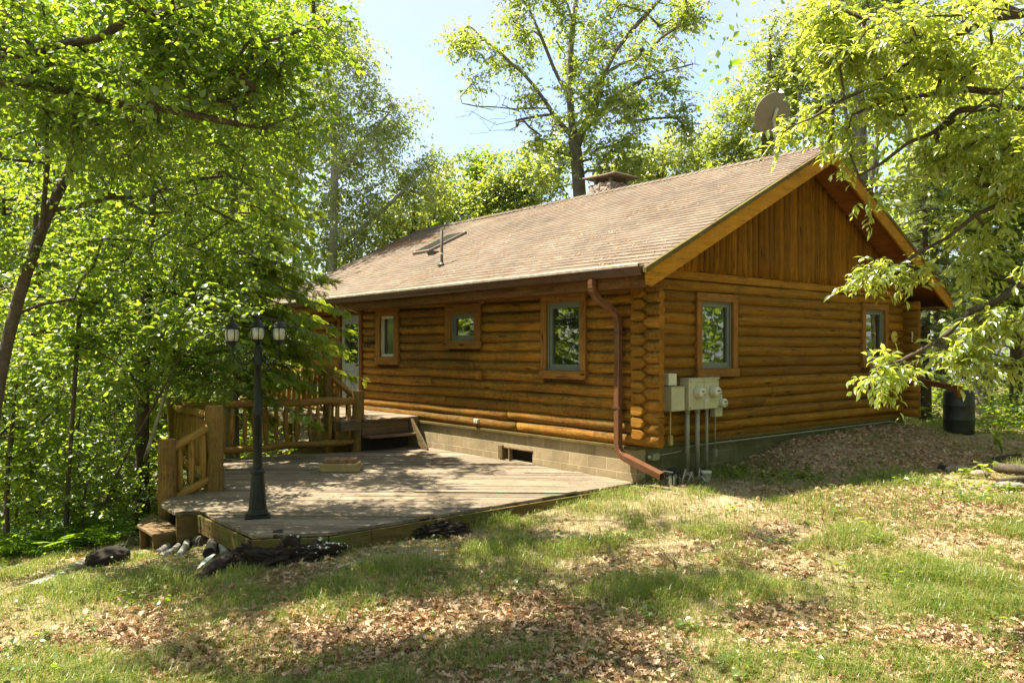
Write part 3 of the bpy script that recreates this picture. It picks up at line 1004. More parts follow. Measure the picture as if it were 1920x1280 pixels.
def window(face, a0, a1, z0, z1, tw, sash=0.055, pane='glass', sash_mat='sash', label=None, bottom=None, meet=False):
    bt = bottom or tw
    mb = MB()
    dp = 0.060
    fbox(mb, face, a0, a1, -0.10, dp, z1 - tw, z1)
    fbox(mb, face, a0, a0 + tw, -0.10, dp - .003, z0 + bt, z1 - tw)
    fbox(mb, face, a1 - tw, a1, -0.10, dp - .003, z0 + bt, z1 - tw)
    o = mb.build('window', M['trim'], cabin, bevel=.006)
    if label:
        o['label'] = label
    mb = MB()
    fbox(mb, face, a0 - .012, a1 + .012, -0.10, dp + .02, z0, z0 + bt)
    mb.build('sill', M['trim'], o, bevel=.006)
    i0, i1, j0, j1 = a0 + tw, a1 - tw, z0 + bt, z1 - tw
    mb = MB()
    for (d0, d1, k, s_) in ((-0.08, 0.012, 0.0, 0.028), (-0.075, -0.008, 0.028, sash)):
        b0, b1, c0, c1 = i0 + k, i1 - k, j0 + k, j1 - k
        fbox(mb, face, b0, b1, d0, d1, c1 - s_, c1)
        fbox(mb, face, b0, b1, d0, d1, c0, c0 + s_ * 1.3)
        fbox(mb, face, b0, b0 + s_, d0, d1 - .002, c0 + s_ * 1.3, c1 - s_)
        fbox(mb, face, b1 - s_, b1, d0, d1 - .002, c0 + s_ * 1.3, c1 - s_)
    sw = mb.build('sash', M[sash_mat], o, bevel=.004)
    mb = MB()
    fbox(mb, face, i0 + .03, i1 - .03, -0.050, -0.045, j0 + .03, j1 - .03)
    mb.build('pane', M[pane], o)
    return o


window('front', 0.98, 2.0, 0.94, 2.26, 0.125)
window('front', 3.63, 4.70, 1.41, 2.22, 0.17, bottom=0.15)
window('front', 6.36, 7.26, 1.09, 2.26, 0.17, sash=0.02, pane='screen', sash_mat='white', label='narrow window with a dark screen and thin white edge', bottom=0.16)
window('gable', 1.32, 2.37, 0.97, 2.27, 0.125)
window('gable', 6.45, 7.49, 1.05, 2.30, 0.125)

# door on the long side
mb = MB()
DY0, DY1, DZ0, DZ1 = 7.98, 8.86, 0.14, 2.17
fbox(mb, 'front', DY0 - .12, DY0, -0.1, 0.055, 0.02, DZ1 + .12)
fbox(mb, 'front', DY1, DY1 + .12, -0.1, 0.055, 0.02, DZ1 + .12)
fbox(mb, 'front', DY0, DY1, -0.1, 0.052, DZ1, DZ1 + .12)
fbox(mb, 'front', DY0, DY1, -0.1, 0.05, 0.02, DZ0)
mb.build('door_frame', M['fascia'], cabin, bevel=.005)
mb = MB()
st_ = 0.13
fbox(mb, 'front', DY0 + .004, DY0 + st_, -0.06, 0.0, DZ0 + .004, DZ1 - .004)
fbox(mb, 'front', DY1 - st_, DY1 - .004, -0.06, 0.0, DZ0 + .004, DZ1 - .004)
fbox(mb, 'front', DY0 + st_, DY1 - st_, -0.06, -.002, DZ1 - .20, DZ1 - .004)
fbox(mb, 'front', DY0 + st_, DY1 - st_, -0.06, -.002, DZ0 + .78, DZ0 + .96)
fbox(mb, 'front', DY0 + st_, DY1 - st_, -0.06, -.002, DZ0 + .004, DZ0 + .2)
fbox(mb, 'front', DY0 + st_, DY1 - st_, -0.055, -0.022, DZ0 + .2, DZ0 + .78)
ya, yb, za, zb = DY0 + st_, DY1 - st_, DZ0 + .2, DZ0 + .78
for (p, q) in (((ya, za), (yb, zb)), ((ya, zb), (yb, za))):
    d_ = unit([0, q[0] - p[0], q[1] - p[1]])
    n_2 = np.cross([1, 0, 0], d_)
    Ln = math.dist(p, q)
    M3 = np.stack([d_, n_2, np.array([1, 0, 0])], 1)
    mb.box((0.02, -0.025, -0.012), (Ln - .02, 0.025, 0.013 + (0.004 if p[1] == za else 0)), M3, (0.014, p[0], p[1]))
door = mb.build('door', M['door'], cabin, bevel=.004)
mb = MB()
fbox(mb, 'front', DY0 + st_, DY1 - st_, -0.035, -0.030, DZ0 + .96, DZ1 - .20)
mb.build('pane', M['glass'], door)
mb = MB()
mb.lathe([(0.006, 0), (0.022, 0.01), (0.010, 0.02), (0.010, 0.05), (0.028, 0.065), (0.026, 0.085), (0.006, 0.092)], (0.0, DY0 + .065, DZ0 + .92), 12, np.array([[0, 0, -1], [0, 1, 0], [1, 0, 0]]))
mb.build('handle', M['pipe'], door)

# ---------------------------------------------------------------- on the roof
mb = MB()
cz = 5.20
mb.box((4.60, 4.87, 4.3), (5.36, 5.56, cz))
# roughen the stone faces
ch = mb.build('chimney', M['stone'], roof)
sd = ch.modifiers.new('sub', 'SUBSURF')
sd.subdivision_type = 'SIMPLE'
sd.levels = sd.render_levels = 5
tx = bpy.data.textures.new('stone_rough', 'CLOUDS')
tx.noise_scale = 0.16
tx.noise_depth = 3
dm_ = ch.modifiers.new('rough', 'DISPLACE')
dm_.texture = tx
dm_.strength = 0.10
dm_.mid_level = 0.5
mb = MB()
for (ya, yb, z0, tilt) in ((4.70, 5.20, cz + .135, -0.02), (5.22, 5.74, cz + .145, 0.035)):
    mb = MB()
    M3 = np.array(Matrix.Rotation(tilt, 3, 'X') @ Matrix.Rotation(0.03, 3, 'Y'))
    mb.box((-0.42, -(yb - ya) / 2, 0), (0.42, (yb - ya) / 2, 0.042), M3, (4.98, (ya + yb) / 2, z0))
    mb.build('chimney_cap', M['cap'], ch, bevel=.012)
for (px, py) in ((4.75, 5.0), (5.25, 5.0), (4.75, 5.46), (5.25, 5.46)):
    MB().box((px - .035, py - .035, cz - .06), (px + .035, py + .035, cz + .14)).build('cap_pier', M['cap'], ch)

RM = np.stack([unit([1, 0, RS]), np.array([0, 1, 0.0]), unit([-RS, 0, 1])], 1)     # axes on the visible slope


def on_roof(x, y):
    return (x, y, roof_z(x))


mb = MB()
mb.box((0, -0.36, -0.02), (1.22, 0.36, 0.075), RM, on_roof(1.78, 8.30))
sk = mb.build('skylight', M['skylight'], roof, bevel=.008)
mb = MB()
mb.box((0.06, -0.30, 0.075), (1.16, 0.30, 0.084), RM, on_roof(1.78, 8.30))
mb.build('pane', M['screen'], sk)
mb = MB()
o3 = on_roof(1.55, 7.55)
P = np.array([(0, -.12, 0), (0, .12, 0), (0.22, -.12, 0), (0.22, .12, 0), (0, -.10, .11), (0, .10, .11)]) @ RM.T + np.array(o3)
mb.add(P, [(0, 1, 5, 4), (0, 4, 2), (1, 3, 5), (4, 5, 3, 2)])
mb.build('roof_vent', M['pipe'], roof)
mb = MB()
bp = np.array(on_roof(0.71, 5.9))
mb.lathe([(0.030, -0.1), (0.030, 0.72), (0.026, 0.722), (0.024, 0.60)], bp, 14, caps=False)
vp = mb.build('vent_pipe', M['pipe'], roof)
mb = MB()
mb.lathe([(0.034, 0.225), (0.036, 0.23), (0.036, 0.25), (0.034, 0.255)], bp, 14)
mb.build('collar', M['white'], vp)
MB().lathe([(0.10, 0.0), (0.05, 0.03), (0.034, 0.07)], bp, 14).build('flashing', M['pipe'], vp)

# porch of the side door is a thing of its own
porch = thing('porch', 'raised wooden porch platform in front of the sage green door', 'porch', (-0.9, 8.5, 0.1))
mb = MB()
yy = 5.62
while yy < 11.9:
    mb.box((-1.72, yy, 0.06), (-0.045, yy + 0.135, 0.10 + random.uniform(-.003, .003)))
    yy += 0.142
mb.build('floor', M['deck'], porch, bevel=.003)
mb = MB()
mb.box((-1.72, 5.60, -0.10), (-1.68, 11.9, 0.055)).box((-1.679, 5.60, -0.10), (-0.05, 5.64, 0.055))
mb.build('rim_board', M['step'], porch, bevel=.003)
for yy in (6.3, 8.2, 10.1, 11.8):
    g = float(ground_z(-1.55, yy)) - .2
    MB().tube([(-1.58, yy, g), (-1.58, yy, 0.05)], 0.08, 10).build('support_post', M['rail'], porch)
st = thing('porch_steps', 'two wooden steps with a slanted side board leading from deck to porch', 'steps', (-0.7, 5.4, -0.49))
mb = MB()
mb.box((-1.30, 5.30, -0.235), (-0.30, 5.58, -0.195))
mb.build('tread', M['step'], st, bevel=.004)
mb = MB()
mb.box((-1.30, 5.50, 0.062), (-0.28, 5.615, 0.098))
mb.build('tread', M['step'], st, bevel=.004)
mb = MB()
mb.box((-1.30, 5.56, -0.19), (-0.30, 5.595, 0.055))
mb.build('riser', M['step'], st, bevel=.003)
for xa in (-0.30,):
    mb = MB()
    mb.prism([(5.60, 0.05), (5.47, 0.07), (4.93, -0.45), (4.93, -0.485), (5.10, -0.485), (5.60, -0.13)][::-1], xa, xa + 0.045, axis='x')
    mb.build('stringer', M['step'], st, bevel=.004)
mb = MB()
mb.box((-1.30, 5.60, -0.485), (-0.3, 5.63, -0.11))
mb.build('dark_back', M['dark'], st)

# ================================================================== DECK
DZ = -0.49
DP = [(-0.015, -0.01), (-0.015, 5.60), (-1.45, 5.62), (-4.40, 6.42), (-4.78, 3.35), (-5.20, 3.12), (-5.56, 2.93), (-5.70, 2.67), (-5.75, 1.92), (-5.48, 1.89), (-5.49, 0.29), (-4.84, -0.10), (-4.35, -0.08)]
deck = thing('deck', 'low weathered grey brown wooden deck with angled corners beside the log wall', 'deck', (-2.8, 2.8, DZ))


def clip_half(poly, n, c):
    """keep points with n.p <= c"""
    o = []
    for i in range(len(poly)):
        a, b = np.array(poly[i]), np.array(poly[(i + 1) % len(poly)])
        da, db = np.dot(n, a) - c, np.dot(n, b) - c
        if da <= 0:
            o.append(tuple(a))
        if (da < 0 < db) or (db < 0 < da):
            o.append(tuple(a + (b - a) * da / (da - db)))
    return o


def area2(p):
    return sum(p[i][0] * p[(i + 1) % len(p)][1] - p[(i + 1) % len(p)][0] * p[i][1] for i in range(len(p)))


bd = unit([0.74, -0.67])
bn = np.array([-bd[1], bd[0]])
mb = MB()
lo_, hi_ = min(np.dot(bn, p) for p in DP), max(np.dot(bn, p) for p in DP)
c = lo_ - 0.05
rb = np.random.default_rng(21)
DPC = DP if area2(DP) > 0 else DP[::-1]
while c < hi_:
    P = clip_half(DPC, bn, c + 0.134)
    P = clip_half(P, -bn, -c) if len(P) > 2 else P
    if len(P) > 2 and abs(area2(P)) > 0.01:
        # boards butt at staggered joints
        segs = [P]
        tlo, thi = min(np.dot(bd, p) for p in P), max(np.dot(bd, p) for p in P)
        cut = tlo + rb.uniform(1.2, 3.6)
        while cut < thi - 0.5:
            last = segs.pop()
            A_, B_ = clip_half(last, bd, cut - 0.002), clip_half(last, -bd, -cut - 0.002)
            segs += [A_, B_]
            cut += rb.uniform(2.2, 3.7)
        for S in segs:
            if len(S) > 2 and abs(area2(S)) > 0.004:
                dz = rb.uniform(-0.004, 0.004) + (0.014 if rb.random() < 0.035 else 0)
                mb.prism(S, DZ - 0.036 + dz, DZ + dz, udir=bd)
    c += 0.142
mb.build('deck_boards', M['deck'], deck, bevel=.004)
for k, (a, b) in enumerate([(0, -1), (12, 11), (11, 10), (10, 9)]):
    p, q = np.array(DP[a]), np.array(DP[b])
    d_ = unit(q - p)
    n_2 = np.array([-d_[1], d_[0]])
    L = np.linalg.norm(q - p)
    M3 = np.stack([np.array([*d_, 0]), np.array([*n_2, 0]), np.array([0, 0, 1.0])], 1)
    mb = MB()
    mb.box((0.002, 0.008, -0.235), (L - .002, 0.045, -0.04), M3, (p[0], p[1], DZ))
    mb.build('fascia_board', M['deck_edge'], deck, bevel=.004)
mb = MB()
mb.prism([(-0.2, 0.25), (-0.2, 5.4), (-1.5, 5.4), (-4.3, 6.1), (-5.3, 1.9), (-5.2, 0.5), (-4.7, 0.15)][::-1], DZ - 0.30, DZ - 0.05)
mb.build('joist_frame', M['deck_edge'], deck)
for p, q in (((-5.49, 1.88), (-5.74, 1.91)), ):
    pass
mb = MB()
mb.prism([(-5.49, 1.90), (-5.73, 1.93), (-5.73, 1.965), (-5.45, 1.94)][::-1], -1.0, DZ - .038)
mb.build('side_panel', M['deck_edge'], deck, bevel=.003)

steps = thing('deck_steps', 'angled lower step box at the left end of the deck', 'steps', (-5.8, 2.5, -0.95))
LS = [(-5.64, 1.98), (-5.64, 3.20), (-5.83, 2.92), (-5.99, 2.58), (-5.99, 1.95)]
mb = MB()
c = -6.0
while c < -5.6:
    P = clip_half(LS if area2(LS) > 0 else LS[::-1], np.array([1, 0]), c + 0.13)
    P = clip_half(P, np.array([-1, 0]), -c)
    if len(P) > 2 and abs(area2(P)) > .002:
        mb.prism(P, -0.735, -0.70 + random.uniform(-.002, .002), udir=(0, 1))
    c += 0.136
mb.build('tread', M['step'], steps, bevel=.004)
mb = MB()
mb.prism([(-5.63, 2.02), (-5.63, 2.055), (-5.97, 2.02), (-5.97, 1.985)], -1.15, -0.737)
mb.build('side_panel', M['deck_edge'], steps, bevel=.003)
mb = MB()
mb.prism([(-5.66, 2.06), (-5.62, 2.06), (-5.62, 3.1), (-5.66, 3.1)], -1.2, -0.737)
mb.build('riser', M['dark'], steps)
for (a, b) in ((-5.96, 2.54), (-5.82, 2.86)):
    MB().box((a, b, -1.25), (a + .06, b + .06, -0.737)).build('leg', M['deck_edge'], steps)

# ================================================================== RAILINGS
rr = np.random.default_rng(8)


def logpts(p, q, n=9, wob=0.012):
    p, q = np.array(p, float), np.array(q, float)
    s_ = np.linspace(0, 1, n)[:, None]
    P = p + (q - p) * s_
    P[1:-1] += rr.normal(0, min(wob, .0035 * math.dist(p, q)), (n - 2, 3))
    return P


def post_obj(parent, x, y, z0, z1, r):
    mb = MB()
    n = 8
    z = np.linspace(z0, z1 - .012, n)
    P = np.stack([x + rr.normal(0, .004, n), y + rr.normal(0, .004, n), z], 1)
    rad = r * (1 + rr.normal(0, .02, n))
    P = np.vstack([P, [P[-1][0], P[-1][1], z1]])
    rad = np.append(rad, rad[-1] * 0.93)
    mb.tube(P, rad, 16, capmat=1)
    return mb.build('post', [M['post'], M['rail']], parent)


def rail_obj(parent, p, q, r, name='rail', n=10):
    mb = MB()
    P = logpts(p, q, n)
    mb.tube(P, r * (1 + rr.normal(0, .03, n)), 12)
    return mb.build(name, M['rail'], parent)


def baluster(parent, x, y, z0, z1, r):
    mb = MB()
    lx, ly = rr.normal(0, .010, 2)
    zz = np.array([z0 - .05, z0 + .02, z0 + .07, z0 + .09, (z0 + z1) / 2, z1 - .10, z1 - .05, z1 + .05])
    t_ = (zz - z0) / (z1 - z0) - .5
    P = np.stack([x + lx * t_, y + ly * t_, zz], 1)
    rad = r * np.array([.45, .5, .85, 1.0, 1.04, 1.0, .72, .4])
    mb.tube(P, rad, 9)
    return mb.build('baluster', M['rail'], parent)


FP, RP, MP, LP = (-4.40, 6.44), (-1.30, 5.72), (-4.87, 3.14), (-5.50, 3.08)
rl = thing('log_railing', 'long log railing along the back edge of the deck, ending by the porch steps', 'railing', (-2.9, 6.1, DZ), 'log railings of the deck and porch')
post_obj(rl, *RP, DZ - .3, 0.63, 0.112)
post_obj(rl, *FP, -1.5, 0.60, 0.10)
rail_obj(rl, (*FP, 0.44), (RP[0] - .06, RP[1], 0.44), 0.068, 'top_rail', 14)
rail_obj(rl, (*FP, -0.36), (RP[0] - .06, RP[1], -0.32), 0.062, 'bottom_rail', 14)
nb = 17
for i in range(1, nb):
    t_ = i / nb + rr.normal(0, .006)
    x, y = FP[0] + (RP[0] - FP[0]) * t_, FP[1] + (RP[1] - FP[1]) * t_
    baluster(rl, x, y, -0.24, 0.37, rr.uniform(.036, .055))
rl2 = thing('log_railing', 'short log railing at the left end of the deck with a thick post', 'railing', (-4.9, 4.0, DZ), 'log railings of the deck and porch')
post_obj(rl2, *MP, DZ - .25, 0.645, 0.118)
post_obj(rl2, *LP, -1.3, 0.245, 0.112)
rail_obj(rl2, (FP[0] + .0, FP[1] - .05, 0.40), (*MP, 0.50), 0.060, 'top_rail', 12)
rail_obj(rl2, (FP[0], FP[1] - .05, -0.38), (*MP, -0.36), 0.058, 'bottom_rail', 12)
for i in range(1, 12):
    t_ = i / 12 + rr.normal(0, .006)
    x, y = FP[0] + (MP[0] - FP[0]) * t_, FP[1] + (MP[1] - FP[1]) * t_
    baluster(rl2, x, y, -0.28, 0.38, rr.uniform(.036, .052))
rail_obj(rl2, (MP[0], MP[1], 0.40), (LP[0] + .02, LP[1], 0.10), 0.052, 'stair_rail', 8)
rail_obj(rl2, (MP[0], MP[1], -0.30), (LP[0] + .02, LP[1], -0.56), 0.055, 'stair_rail', 8)
for t_ in (.25, .5, .75):
    baluster(rl2, MP[0] + (LP[0] - MP[0]) * t_, MP[1] + (LP[1] - MP[1]) * t_, -0.26 - .26 * t_, 0.36 - .30 * t_, .04)
rl3 = thing('log_railing', 'upper log railing along the raised porch, with a sloping rail down the steps', 'railing', (-1.66, 8, 0.1), 'log railings of the deck and porch')
P2 = (-1.62, 6.30)
post_obj(rl3, *P2, -0.1, 1.10, 0.10)
post_obj(rl3, -1.72, 9.2, -0.1, 1.12, 0.09)
post_obj(rl3, -1.70, 11.8, -0.1, 1.12, 0.09)
rail_obj(rl3, (*P2, 0.96), (-1.72, 9.2, 0.98), 0.062, 'top_rail', 12)
rail_obj(rl3, (-1.72, 9.2, 0.98), (-1.70, 11.8, 0.98), 0.062, 'top_rail', 12)
rail_obj(rl3, (*P2, 0.27), (-1.72, 9.2, 0.27), 0.055, 'bottom_rail', 12)
rail_obj(rl3, (-1.72, 9.2, .27), (-1.70, 11.8, 0.27), 0.055, 'bottom_rail', 12)
for i in range(1, 23):
    y = P2[1] + (11.8 - P2[1]) * i / 23
    if abs(y - 9.2) > .1:
        baluster(rl3, -1.67, y, 0.33, 0.90, rr.uniform(.036, .05))
rail_obj(rl3, (P2[0] + .02, P2[1], 0.92), (RP[0], RP[1], 0.46), 0.058, 'stair_rail', 8)
for t_ in (.3, .65):
    baluster(rl3, P2[0] + (RP[0] - P2[0]) * t_, P2[1] + (RP[1] - P2[1]) * t_, 0.15 - .3 * t_, 0.86 - .45 * t_, .04)

# ================================================================== LAMP POST
lx, ly = -5.09, 1.13
lamp = thing('lamp_post', 'black cast iron lamp post with three globe lanterns standing on the deck corner', 'lamp post', (lx, ly, DZ))
mb = MB()
mb.box((-0.135, -0.135, 0.0), (0.135, 0.135, 0.022), np.array(Matrix.Rotation(YAW + .3, 3, 'Z')), (lx, ly, DZ))
mb.lathe([(0.118, 0.022), (0.118, 0.05), (0.108, 0.06), (0.110, 0.075), (0.100, 0.085), (0.092, 0.20), (0.076, 0.40), (0.068, 0.47), (0.066, 0.485), (0.082, 0.49), (0.082, 0.515), (0.070, 0.525), (0.056, 0.545)], (lx, ly, DZ), 12, smooth=False)
mb.build('base', M['black'], lamp, bevel=.004)
mb = MB()
mb.lathe([(0.054, 0.54), (0.050, 0.56), (0.047, 1.13), (0.052, 1.135), (0.056, 1.15), (0.052, 1.165), (0.056, 1.18), (0.050, 1.195), (0.044, 1.20), (0.041, 1.70), (0.050, 1.705), (0.052, 1.74), (0.047, 1.75), (0.047, 1.90), (0.052, 1.91), (0.030, 1.925), (0.024, 1.96)], (lx, ly, DZ), 16)
mb.build('post', M['black'], lamp)


def lantern(parent, c, s=1.0, ph=0.0):
    c = np.array(c, float)
    mb = MB()
    S = lambda pr: [(r * s, z * s) for r, z in pr]
    mb.lathe(S([(0.012, -0.03), (0.022, -0.015), (0.030, 0.0), (0.055, 0.012), (0.066, 0.022), (0.068, 0.034), (0.060, 0.036)]), c, 16)
    a = mb.build('lantern', M['black'], parent)
    mb = MB()
    mb.lathe(S([(0.058, 0.03), (0.072, 0.06), (0.080, 0.095), (0.079, 0.125), (0.071, 0.160), (0.064, 0.172)]), c, 24, caps=False)
    mb.build('glass', M['lamp_glass'], a)
    for k in range(6):
        mb = MB()
        q = ph + k * math.pi / 3
        P = [c + s * np.array([r * math.cos(q), r * math.sin(q), z]) for r, z in ((0.062, 0.03), (0.076, 0.06), (0.084, 0.095), (0.083, 0.125), (0.075, 0.160), (0.066, 0.176))]
        mb.tube(P, 0.0042 * s, 6)
        mb.build('rib', M['black'], a)
    mb = MB()
    mb.lathe(S([(0.070, 0.166), (0.086, 0.172), (0.088, 0.180), (0.078, 0.186), (0.066, 0.200), (0.058, 0.222), (0.040, 0.236), (0.022, 0.242), (0.020, 0.252), (0.026, 0.258), (0.014, 0.268), (0.012, 0.280), (0.017, 0.288), (0.010, 0.300), (0.005, 0.318), (0.0015, 0.335)]), c, 20)
    mb.build('cap', M['black'], a)


top = DZ + 1.965
lantern(lamp, (lx, ly, top), 1.0, 0.25)
for sgn, dz in ((-1, -0.02), (1, -0.005)):
    dv = RT * (0.255 if sgn < 0 else 0.225) * sgn - FW * (0.10 if sgn < 0 else -0.06)
    e = np.array([lx, ly, top + dz]) + dv
    a0 = np.array([lx, ly, DZ + 1.80])
    mb = MB()
    u_ = unit(dv)
    Ld = np.linalg.norm(dv)
    pts = [a0 + u_ * .045, a0 + u_ * .07 + UP * -.055, a0 + u_ * Ld * .5 + UP * -.085, a0 + u_ * Ld * .78 + UP * -.055, a0 + u_ * Ld * .95 + UP * .02, e + UP * -.03]
    tt = np.linspace(0, 1, 26)
    pp = np.array(pts)
    k_ = np.linspace(0, 1, len(pp))
    Pc = np.stack([np.interp(tt, k_, pp[:, i]) for i in range(3)], 1)
    for _ in range(3):
        Pc[1:-1] = (Pc[:-2] + 2 * Pc[1:-1] + Pc[2:]) / 4
    mb.tube(Pc, 0.0105, 8)
    cen = a0 + u_ * .085 + UP * .015
    th = np.linspace(-1.7, 3.4, 22)
    rr_ = np.linspace(.055, .015, 22)
    mb.tube([cen + (u_ * math.cos(q) + UP * math.sin(q)) * r_ for q, r_ in zip(th, rr_)], 0.007, 6)
    cen = a0 + u_ * Ld * .55 + UP * -.125
    th = np.linspace(1.7, 6.0, 18)
    rr_ = np.linspace(.035, .012, 18)
    mb.tube([cen + (u_ * math.cos(q) + UP * math.sin(q)) * r_ for q, r_ in zip(th, rr_)], 0.006, 6)
    mb.build('arm', M['black'], lamp)
    lantern(lamp, e, 1.0, 0.1 if sgn > 0 else 0.5)

# ================================================================== BRICK STACK on the deck
bc = np.array([-2.70, 3.72])
ang = math.atan2(-0.62, 0.78)
bu, bv = np.array([math.cos(ang), math.sin(ang)]), np.array([-math.sin(ang), math.cos(ang)])


def brick(u0, v0, lu, lv, z0, h, mat, label, rot=0.0, group='bricks stacked on the deck'):
    c3 = bc + bu * u0 + bv * v0
    M3 = np.array(Matrix.Rotation(ang + rot, 3, 'Z'))
    mb = MB()
    mb.box((-lu / 2, -lv / 2, 0.0), (lu / 2, lv / 2, h), M3, (c3[0], c3[1], z0))
    o = mb.build('brick', mat, None, bevel=.006, origin=(c3[0], c3[1], z0))
    tag(o, label, 'brick', group)


zb = DZ + 0.005
hb = 0.062
brick(0.02, -0.195, 0.60, 0.115, zb, hb, M['tan_brick'], 'long tan paving brick at the front of the bottom course of the brick stack', 0.01)
brick(0.00, -0.065, 0.60, 0.115, zb, hb, M['tan_brick'], 'long tan paving brick in the bottom course, second row from the front')
brick(0.01, 0.065, 0.60, 0.115, zb, hb, M['tan_brick'], 'long tan paving brick in the bottom course, third row from the front')
brick(0.00, 0.195, 0.60, 0.115, zb, hb, M['tan_brick'], 'long tan paving brick at the back of the bottom course of the brick stack')
z2 = zb + hb + .001
brick(0.00, -0.185, 0.58, 0.115, z2, hb, M['tan_brick'], 'long tan paving brick in the middle course, facing the lawn', -0.015)
brick(0.01, -0.055, 0.58, 0.115, z2, hb, M['tan_brick'], 'long tan paving brick in the middle course, under the brown bricks')
brick(0.00, 0.075, 0.58, 0.115, z2, hb, M['tan_brick'], 'long tan paving brick in the middle course towards the steps')
z3 = z2 + hb + .001
for k, wd in enumerate((0.10, 0.13, 0.13, 0.115)):
    nm = ('leftmost brown brick', 'second brown brick from the left', 'third brown brick from the left', 'rightmost brown brick')[k]
    brick(-0.195 + (0, .12, .255, .385)[k], -0.055, wd, 0.30, z3, hb, M['brown_brick'], nm + ' lying on top of the tan brick stack', (0.02, -0.01, 0.0, 0.03)[k])

# ================================================================== ELECTRIC METERS on the gable wall
mt = thing('meter_cabinet', 'greenish grey electric meter cabinet with two round meters on the gable wall', 'meter box', (1.3, -0.1, 0.5))


def gbox(mb, x0, x1, d0, d1, z0, z1):
    mb.box((x0, -d1, z0), (x1, -d0, z1))


mb = MB()
gbox(mb, 0.93, 1.66, 0.03, 0.20, 0.50, 0.96)
gbox(mb, 0.915, 1.675, 0.028, 0.215, 0.955, 0.972)
mb.build('cabinet', M['meter'], mt, bevel=.006)
MY = np.array([[1, 0, 0], [0, 0, -1], [0, 1, 0]], float)       # lathe axis -> -y


def meter_dial(parent, x, z, d, r=0.085):
    mb = MB()
    mb.lathe([(r * 1.05, 0.0), (r * 1.05, 0.02), (r * .97, 0.025), (r * .96, 0.06)], (x, -d, z), 24, MY)
    a = mb.build('meter', M['meter'], parent)
    mb = MB()
    mb.lathe([(r * .92, 0.058), (r * .92, 0.10), (r * .85, 0.115), (0.001, 0.118)], (x, -d, z), 24, MY, caps=False)
    mb.build('cover', M['meter_glass'], a)
    mb = MB()
    mb.box((x - .035, -d - .122, z + .012), (x + .02, -d - .1185, z + .03))
    mb.box((x + .02, -d - .122, z - .035), (x + .032, -d - .1185, z - .022))
    mb.build('display', M['dark'], a)


mb = MB()
mb.box((1.285, -.2025, 0.50), (1.292, -.198, 0.955))
mb.box((0.94, -.2045, 0.905), (1.65, -.199, 0.912))
mb.build('seam', M['conduit'], mt)
MB().box((1.31, -.2035, 0.60), (1.40, -.199, 0.66)).build('rating_plate', M['white'], mt)
for sx in (0.96, 1.63):
    for sz in (0.53, 0.93):
        MB().lathe([(0.009, 0), (0.009, .006), (0.004, .009)], (sx, -.20, sz), 8, np.array([[1, 0, 0], [0, 0, -1], [0, 1, 0]], float)).build('screw', M['pipe'], mt)
meter_dial(mt, 1.12, 0.755, 0.20)
meter_dial(mt, 1.50, 0.755, 0.20)


def conduit(parent, x, z0, z1, r, d=0.12):
    mb = MB()
    mb.tube([(x, -d, z0), (x, -d, z1)], r, 12)
    mb.tube([(x, -d, z1 - .05), (x, -d, z1)], r * 1.25, 12)
    return mb.build('conduit', M['conduit'], parent)


conduit(mt, 0.99, -0.5, 0.50, 0.034)
conduit(mt, 1.23, -0.5, 0.50, 0.036)
conduit(mt, 1.46, -0.5, 0.50, 0.024)
b2 = thing('junction_box', 'tall greenish box with a thin yellowish cable, beside the corner logs', 'junction box', (0.66, -0.1, 0.5))
mb = MB()
gbox(mb, 0.53, 0.83, 0.02, 0.20, 0.50, 0.845)
gbox(mb, 0.522, 0.838, 0.018, 0.21, 0.843, 0.855)
gbox(mb, 0.66, 0.70, 0.20, 0.212, 0.505, 0.53)
mb.build('housing', M['meter'], b2, bevel=.005)
mb = MB()
mb.tube([(0.60, -0.12, 0.50), (0.598, -0.12, 0.2), (0.60, -.12, 0.13)], 0.012, 8)
mb.box((0.575, -0.145, 0.0), (0.635, -0.095, 0.14))
mb.build('cable', plain('old_cable', (0.40, 0.31, 0.10), 0.6), b2, bevel=.004)
b3 = thing('phone_box', 'small pale utility box above the tall greenish box', 'utility box', (0.62, -0.1, 0.9))
mb = MB()
gbox(mb, 0.545, 0.725, 0.02, 0.14, 0.868, 1.045)
mb.build('housing', plain('pale_paint', (0.56, 0.56, 0.44), 0.5, var=0.08), b3, bevel=.008)
for z in (0.90, 1.01):
    MB().tube([(0.535, -.10, z), (0.55, -.10, z)], .016, 8).build('hinge', M['meter'], b3)
b4 = thing('small_meter', 'small single meter on a green socket, lower right of the big meter cabinet', 'meter box', (1.8, -0.1, 0.4))
mb = MB()
gbox(mb, 1.66, 1.85, 0.03, 0.13, 0.36, 0.70)
mb.build('socket', M['meter'], b4, bevel=.005)
meter_dial(b4, 1.765, 0.575, 0.13, 0.075)
mb = MB()
mb.tube([(1.70, -.10, 0.36), (1.70, -.10, -0.15)], 0.010, 8)
mb.box((1.675, -.125, -0.26), (1.725, -.075, -0.14))
mb.build('cable', M['conduit'], b4)
cn = thing('wall_conduit', 'thin grey pipe running low along the foundation of the gable wall', 'conduit', (4.5, -0.05, -0.05))
mb = MB()
mb.tube([(1.0, -.06, -0.16), (1.08, -.05, -0.075), (1.2, -.045, -0.06), (4.2, -.045, -0.06), (7.55, -.045, -0.05), (7.72, -.045, -0.07), (7.95, -.045, -0.13), (8.2, -.045, -0.135)], 0.0125, 8)
mb.build('pipe', M['conduit'], cn)
for x in (2.2, 3.4, 4.6, 5.8, 7.0):
    MB().box((x, -.062, -0.075), (x + .02, -.004, -0.045)).build('clip', M['conduit'], cn)
jb = thing('outdoor_outlet', 'small grey outlet box low on the foundation behind the downspout end', 'outlet', (0.3, -0.05, -0.13))
mb = MB()
